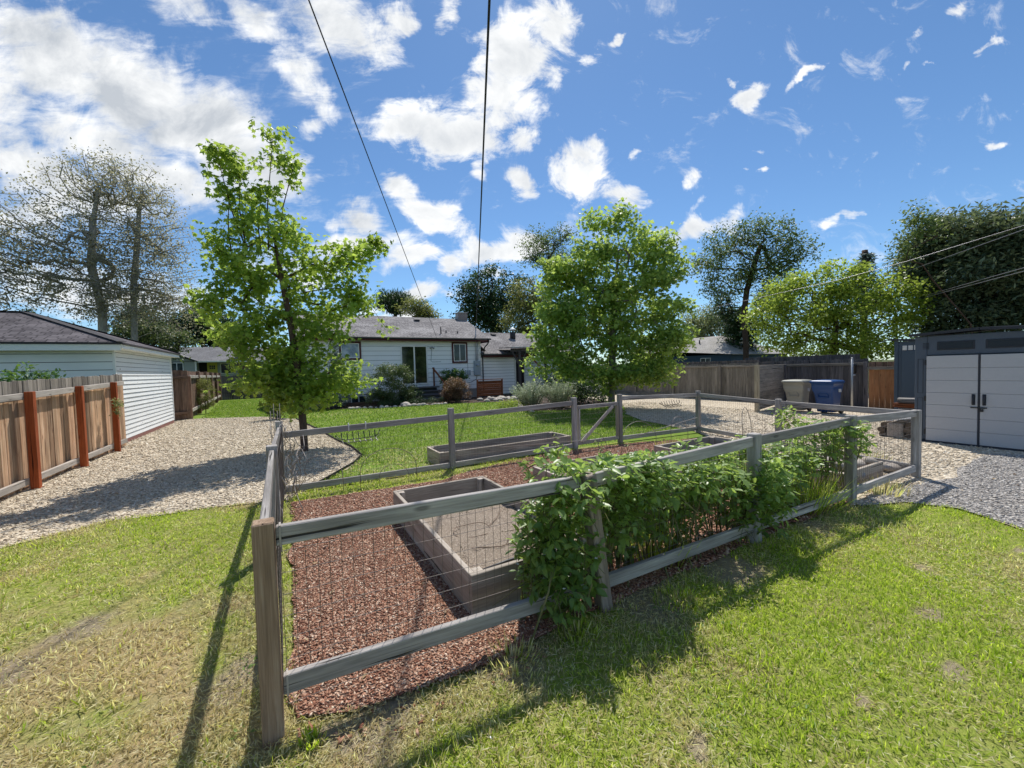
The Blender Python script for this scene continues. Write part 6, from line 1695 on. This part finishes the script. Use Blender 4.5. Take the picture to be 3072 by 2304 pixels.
# cloud banks on the sky: bearing and slope tangents, half sizes, tilt, weight
CLOUDS = [(-1.103, 0.799, 0.208, 0.123, -0.51, 1.1), (-0.885, 0.706, 0.275, 0.134, -0.55, 1.2), (-0.7, 0.591, 0.244, 0.124, -0.6, 1.2), (-0.558, 0.504, 0.135, 0.073, -0.34, 1.0), (-0.982, 0.588, 0.256, 0.084, -0.41, 1.0), (-0.841, 0.495, 0.224, 0.067, -0.29, 0.9), (-1.168, 0.527, 0.189, 0.085, -0.34, 1.0), (-1.037, 0.445, 0.293, 0.068, -0.2, 0.8), (-1.177, 0.404, 0.182, 0.09, -0.03, 0.8), (-1.289, 0.706, 0.179, 0.22, -0.03, 1.0), (-0.585, 0.85, 0.143, 0.05, -0.54, 0.75), (-0.385, 0.834, 0.188, 0.088, -0.37, 0.95), (-0.501, 0.739, 0.104, 0.062, -0.9, 0.75), (-0.448, 0.683, 0.066, 0.056, -0.81, 0.75), (-0.479, 0.613, 0.035, 0.045, -0.9, 0.8), (-0.25, 0.847, 0.055, 0.061, -0.71, 0.8), (-0.74, 0.887, 0.154, 0.044, -0.37, 0.6), (-0.226, 0.606, 0.141, 0.072, -0.16, 1.1), (-0.103, 0.575, 0.147, 0.088, -0.03, 1.15), (0.027, 0.758, 0.106, 0.115, 0.4, 1.0), (0.129, 0.831, 0.117, 0.081, -0.03, 1.0), (-0.01, 0.649, 0.107, 0.093, -0.03, 1.05), (0.044, 0.571, 0.079, 0.055, -0.03, 0.8), (-0.133, 0.854, 0.05, 0.055, 0.65, 0.75), (0.206, 0.742, 0.045, 0.066, -0.54, 0.6), (0.115, 0.701, 0.051, 0.044, -0.03, 0.6), (-0.254, 0.457, 0.062, 0.045, -0.37, 0.85), (-0.188, 0.388, 0.119, 0.051, -0.51, 1.05), (-0.066, 0.474, 0.028, 0.045, -0.03, 0.7), (-0.36, 0.371, 0.071, 0.062, -0.03, 1.0), (-0.406, 0.361, 0.046, 0.039, -0.03, 0.7), (-0.385, 0.304, 0.16, 0.045, 0.18, 0.95), (-0.249, 0.277, 0.097, 0.043, 0.18, 0.95), (0.041, 0.449, 0.051, 0.047, 0.49, 0.9), (0.178, 0.49, 0.102, 0.084, -0.46, 1.05), (0.279, 0.42, 0.102, 0.047, -0.37, 0.95), (0.224, 0.555, 0.04, 0.039, -0.03, 0.6), (-0.043, 0.289, 0.125, 0.051, 0.14, 1.0), (-0.141, 0.257, 0.063, 0.032, 0.23, 0.85), (0.037, 0.303, 0.08, 0.051, -0.03, 0.9), (-0.045, 0.227, 0.046, 0.023, -0.03, 0.6), (-0.23, 0.186, 0.126, 0.032, 0.06, 0.8), (-0.277, 0.151, 0.138, 0.023, -0.03, 0.7), (-0.15, 0.184, 0.069, 0.028, -0.03, 0.7), (0.459, 0.32, 0.108, 0.041, 0.28, 0.95), (0.391, 0.327, 0.046, 0.031, -0.03, 0.7), (0.528, 0.346, 0.067, 0.034, 0.49, 0.7), (0.604, 0.666, 0.054, 0.033, 0.14, 0.95), (0.553, 0.694, 0.029, 0.02, -0.37, 0.8), (0.739, 0.686, 0.057, 0.013, 0.63, 0.85), (0.637, 0.458, 0.027, 0.01, 0.23, 0.8), (0.588, 0.452, 0.015, 0.01, -0.03, 0.7), (0.631, 0.507, 0.03, 0.012, -0.2, 0.5), (0.858, 0.376, 0.067, 0.017, 0.36, 0.75), (0.801, 0.344, 0.043, 0.014, 0.23, 0.7), (1.154, 0.74, 0.049, 0.016, 0.58, 0.75), (0.975, 0.694, 0.024, 0.009, 0.85, 0.6), (1.042, 0.701, 0.029, 0.01, 0.23, 0.6), (1.006, 0.783, 0.031, 0.024, 0.32, 0.5), (1.103, 0.835, 0.042, 0.02, 0.32, 0.5), (1.213, 0.522, 0.031, 0.011, 0.5, 0.6), (0.281, 0.803, 0.031, 0.015, 0.49, 0.75), (0.311, 0.523, 0.018, 0.013, -0.03, 0.6), (0.438, 0.444, 0.039, 0.025, 0.49, 0.6), (0.242, 0.601, 0.025, 0.009, 0.32, 0.5), (0.488, 0.392, 0.045, 0.02, 0.67, 0.5), (0.988, 0.47, 0.024, 0.009, 0.5, 0.4), (-0.973, 0.207, 0.377, 0.068, -0.03, 0.8), (-1.142, 0.257, 0.228, 0.068, -0.03, 0.7), (-0.614, 0.288, 0.137, 0.068, -0.03, 0.5), (-0.48, 0.239, 0.137, 0.079, -0.03, 0.6)]
SKYK = (.78, 1.0, 1.14)
# ------------------------------------------------------------------ camera, sun and sky
cam = bpy.data.cameras.new('camera')
co = bpy.data.objects.new('camera', cam); COL.objects.link(co)
yaw, pitch, roll = rad(29.3), rad(-2.15), rad(1.6)
fw = Vector((math.sin(yaw) * math.cos(pitch), math.cos(yaw) * math.cos(pitch), math.sin(pitch)))
r0 = Vector((math.cos(yaw), -math.sin(yaw), 0)); u0 = r0.cross(fw)
rt = r0 * math.cos(roll) - u0 * math.sin(roll); up = u0 * math.cos(roll) + r0 * math.sin(roll)
co.matrix_world = Matrix(((rt.x, up.x, -fw.x, 0), (rt.y, up.y, -fw.y, 0), (rt.z, up.z, -fw.z, 1.65), (0, 0, 0, 1)))
cam.sensor_width = 36; cam.lens = 36 * 401 / 1024
cam.clip_start = .05; cam.clip_end = 3000
S.camera = co

sd_ = Vector((math.sin(SUN_AZ) * math.cos(SUN_EL), math.cos(SUN_AZ) * math.cos(SUN_EL), math.sin(SUN_EL)))
su = bpy.data.lights.new('sun', 'SUN'); su.energy = 5.0; su.angle = rad(.53); su.color = (1, .96, .89)
so = bpy.data.objects.new('sun', su); COL.objects.link(so)
so.rotation_euler = sd_.to_track_quat('Z', 'Y').to_euler()
so.location = (20, 30, 40)

w = bpy.data.worlds.new('World'); S.world = w; w.use_nodes = True
w.node_tree.nodes.clear()
t = NT(w.node_tree)
sky = t.new('ShaderNodeTexSky', sky_type='NISHITA', sun_disc=False, sun_elevation=SUN_EL, sun_rotation=SUN_AZ, altitude=800., air_density=1.0, dust_density=.25, ozone_density=2.2)
skyc = t.mix(1., sky.outputs[0], (SKYK[0], SKYK[1], SKYK[2], 1), 'MULTIPLY')
d = t.new('ShaderNodeTexCoord').outputs['Generated']
f0 = (math.sin(rad(29.3)), math.cos(rad(29.3)), 0.); rr = (math.cos(rad(29.3)), -math.sin(rad(29.3)), 0.)
den = t.math('MAXIMUM', t.vmath('DOT_PRODUCT', d, f0), .02)
front = t.smap(t.vmath('DOT_PRODUCT', d, f0), .05, .2)
uu = t.math('DIVIDE', t.vmath('DOT_PRODUCT', d, rr), den)
vv = t.math('DIVIDE', t.vmath('DOT_PRODUCT', d, (0, 0, 1)), den)
uv = t.new('ShaderNodeCombineXYZ', {0: uu, 1: vv, 2: 0.}).outputs[0]
wn = t.new('ShaderNodeTexNoise', {'Vector': uv, 'Scale': 5., 'Detail': 5., 'Roughness': .6}).outputs[1]
wv = t.new('ShaderNodeVectorMath', {0: t.vmath('SUBTRACT', wn, (.5, .5, .5)), 'Scale': .13}, operation='SCALE').outputs[0]
uvw = t.vmath('ADD', uv, wv)
dens = None
uvh = t.vmath('ADD', uvw, (0, 0, 1))
for (cu, cv, ru, rv, ro, wt) in CLOUDS:
    c_, s_ = math.cos(ro), math.sin(ro)
    ru, rv = max(ru, .014) * 1.4, max(rv, .010) * 1.4
    d1 = t.vmath('DOT_PRODUCT', uvh, (c_ / ru, s_ / ru, -(cu * c_ + cv * s_) / ru))
    d2 = t.vmath('DOT_PRODUCT', uvh, (-s_ / rv, c_ / rv, -(-cu * s_ + cv * c_) / rv))
    b = t.smap(t.vmath('LENGTH', t.new('ShaderNodeCombineXYZ', {0: d1, 1: d2}).outputs[0]), .0, 1.0, wt, 0.)
    dens = b if dens is None else t.new('ShaderNodeMath', {0: dens, 1: b, 2: .25}, operation='SMOOTH_MAX').outputs[0]
fb = t.noise(t.vmath('MULTIPLY', uv, (1., 1.15, 1.)), 8., 11, .68, .7)
rot = t.new('ShaderNodeMapping', {'Vector': uv, 'Rotation': (0, 0, .75), 'Scale': (2.6, 9., 1)}).outputs[0]
st_ = t.noise(rot, 2.6, 8, .66, .5)
wl = t.smap(uu, -.55, .25, .5, .2)
nz = t.math('ADD', t.math('MULTIPLY', fb, t.math('SUBTRACT', 1., wl)), t.math('MULTIPLY', st_, wl))
q = t.math('ADD', t.math('MULTIPLY_ADD', dens, 1.25, -.16), t.math('MULTIPLY', t.math('SUBTRACT', nz, .5), t.math('MULTIPLY', t.smap(uu, -.7, -.2, .75, 1.), t.smap(dens, .0, .4, .5, 3.7))))
al = t.math('MULTIPLY', t.math('POWER', t.new('ShaderNodeMapRange', {0: q, 1: t.smap(uu, -.6, -.1, .1, .18), 2: t.smap(uu, -.6, -.1, 1.0, .86)}, interpolation_type='SMOOTHSTEP').outputs[0], .8), front)
# broken bright clouds behind the photographer as well, so that light comes from all round
back = t.math('MULTIPLY', t.smap(t.noise(d, 2.6, 6, .6), .53, .68), t.math('MULTIPLY', t.math('SUBTRACT', 1., front), t.smap(t.vmath('DOT_PRODUCT', d, (0, 0, 1)), .02, .2)))
al = t.math('ADD', al, back, clamp=True)
n5 = t.noise(t.vmath('ADD', uv, (3.1, 1.7, 0.)), 5., 9, .62, .4)
n6 = t.noise(t.vmath('ADD', uv, (3.13, 1.77, 0.)), 5., 9, .62, .4)      # the same noise a step towards the sun: lit and shaded sides
lit = t.math('MULTIPLY', t.math('SUBTRACT', n5, n6), 2.5)
core = t.smap(t.math('ADD', t.math('ADD', t.math('MULTIPLY', dens, 1.0), lit), t.math('MULTIPLY', t.math('SUBTRACT', n5, .5), 1.6)), .0, 1.6, 0., 1., False)
leftg = t.smap(uu, -.9, .1, 1., .75)
cl = t.mix(t.math('MULTIPLY', core, leftg), (1.2, 1.2, 1.18, 1), (.58, .62, .67, 1))
bg1 = t.new('ShaderNodeBackground', {0: skyc, 1: .116})
bg2 = t.new('ShaderNodeBackground', {0: cl, 1: 1.0})
mx = t.new('ShaderNodeMixShader', {0: t.math('MULTIPLY', al, .97), 1: bg1.outputs[0], 2: bg2.outputs[0]})
out = t.new('ShaderNodeOutputWorld')
t.l.new(mx.outputs[0], out.inputs[0])

w.cycles.sampling_method = 'NONE'
S.cycles.use_adaptive_sampling = True; S.cycles.adaptive_threshold = .012; S.cycles.use_denoising = True
S.view_settings.view_transform = 'Standard'
try: S.view_settings.look = 'None'
except Exception: pass
S.view_settings.exposure = 0; S.view_settings.gamma = 1
S.render.resolution_x, S.render.resolution_y = 1024, 768
S.cycles.max_bounces = 8; S.cycles.diffuse_bounces = 3; S.cycles.transmission_bounces = 6; S.cycles.transparent_max_bounces = 6
S.cycles.caustics_reflective = False; S.cycles.caustics_refractive = False
S.cycles.sample_clamp_indirect = 6
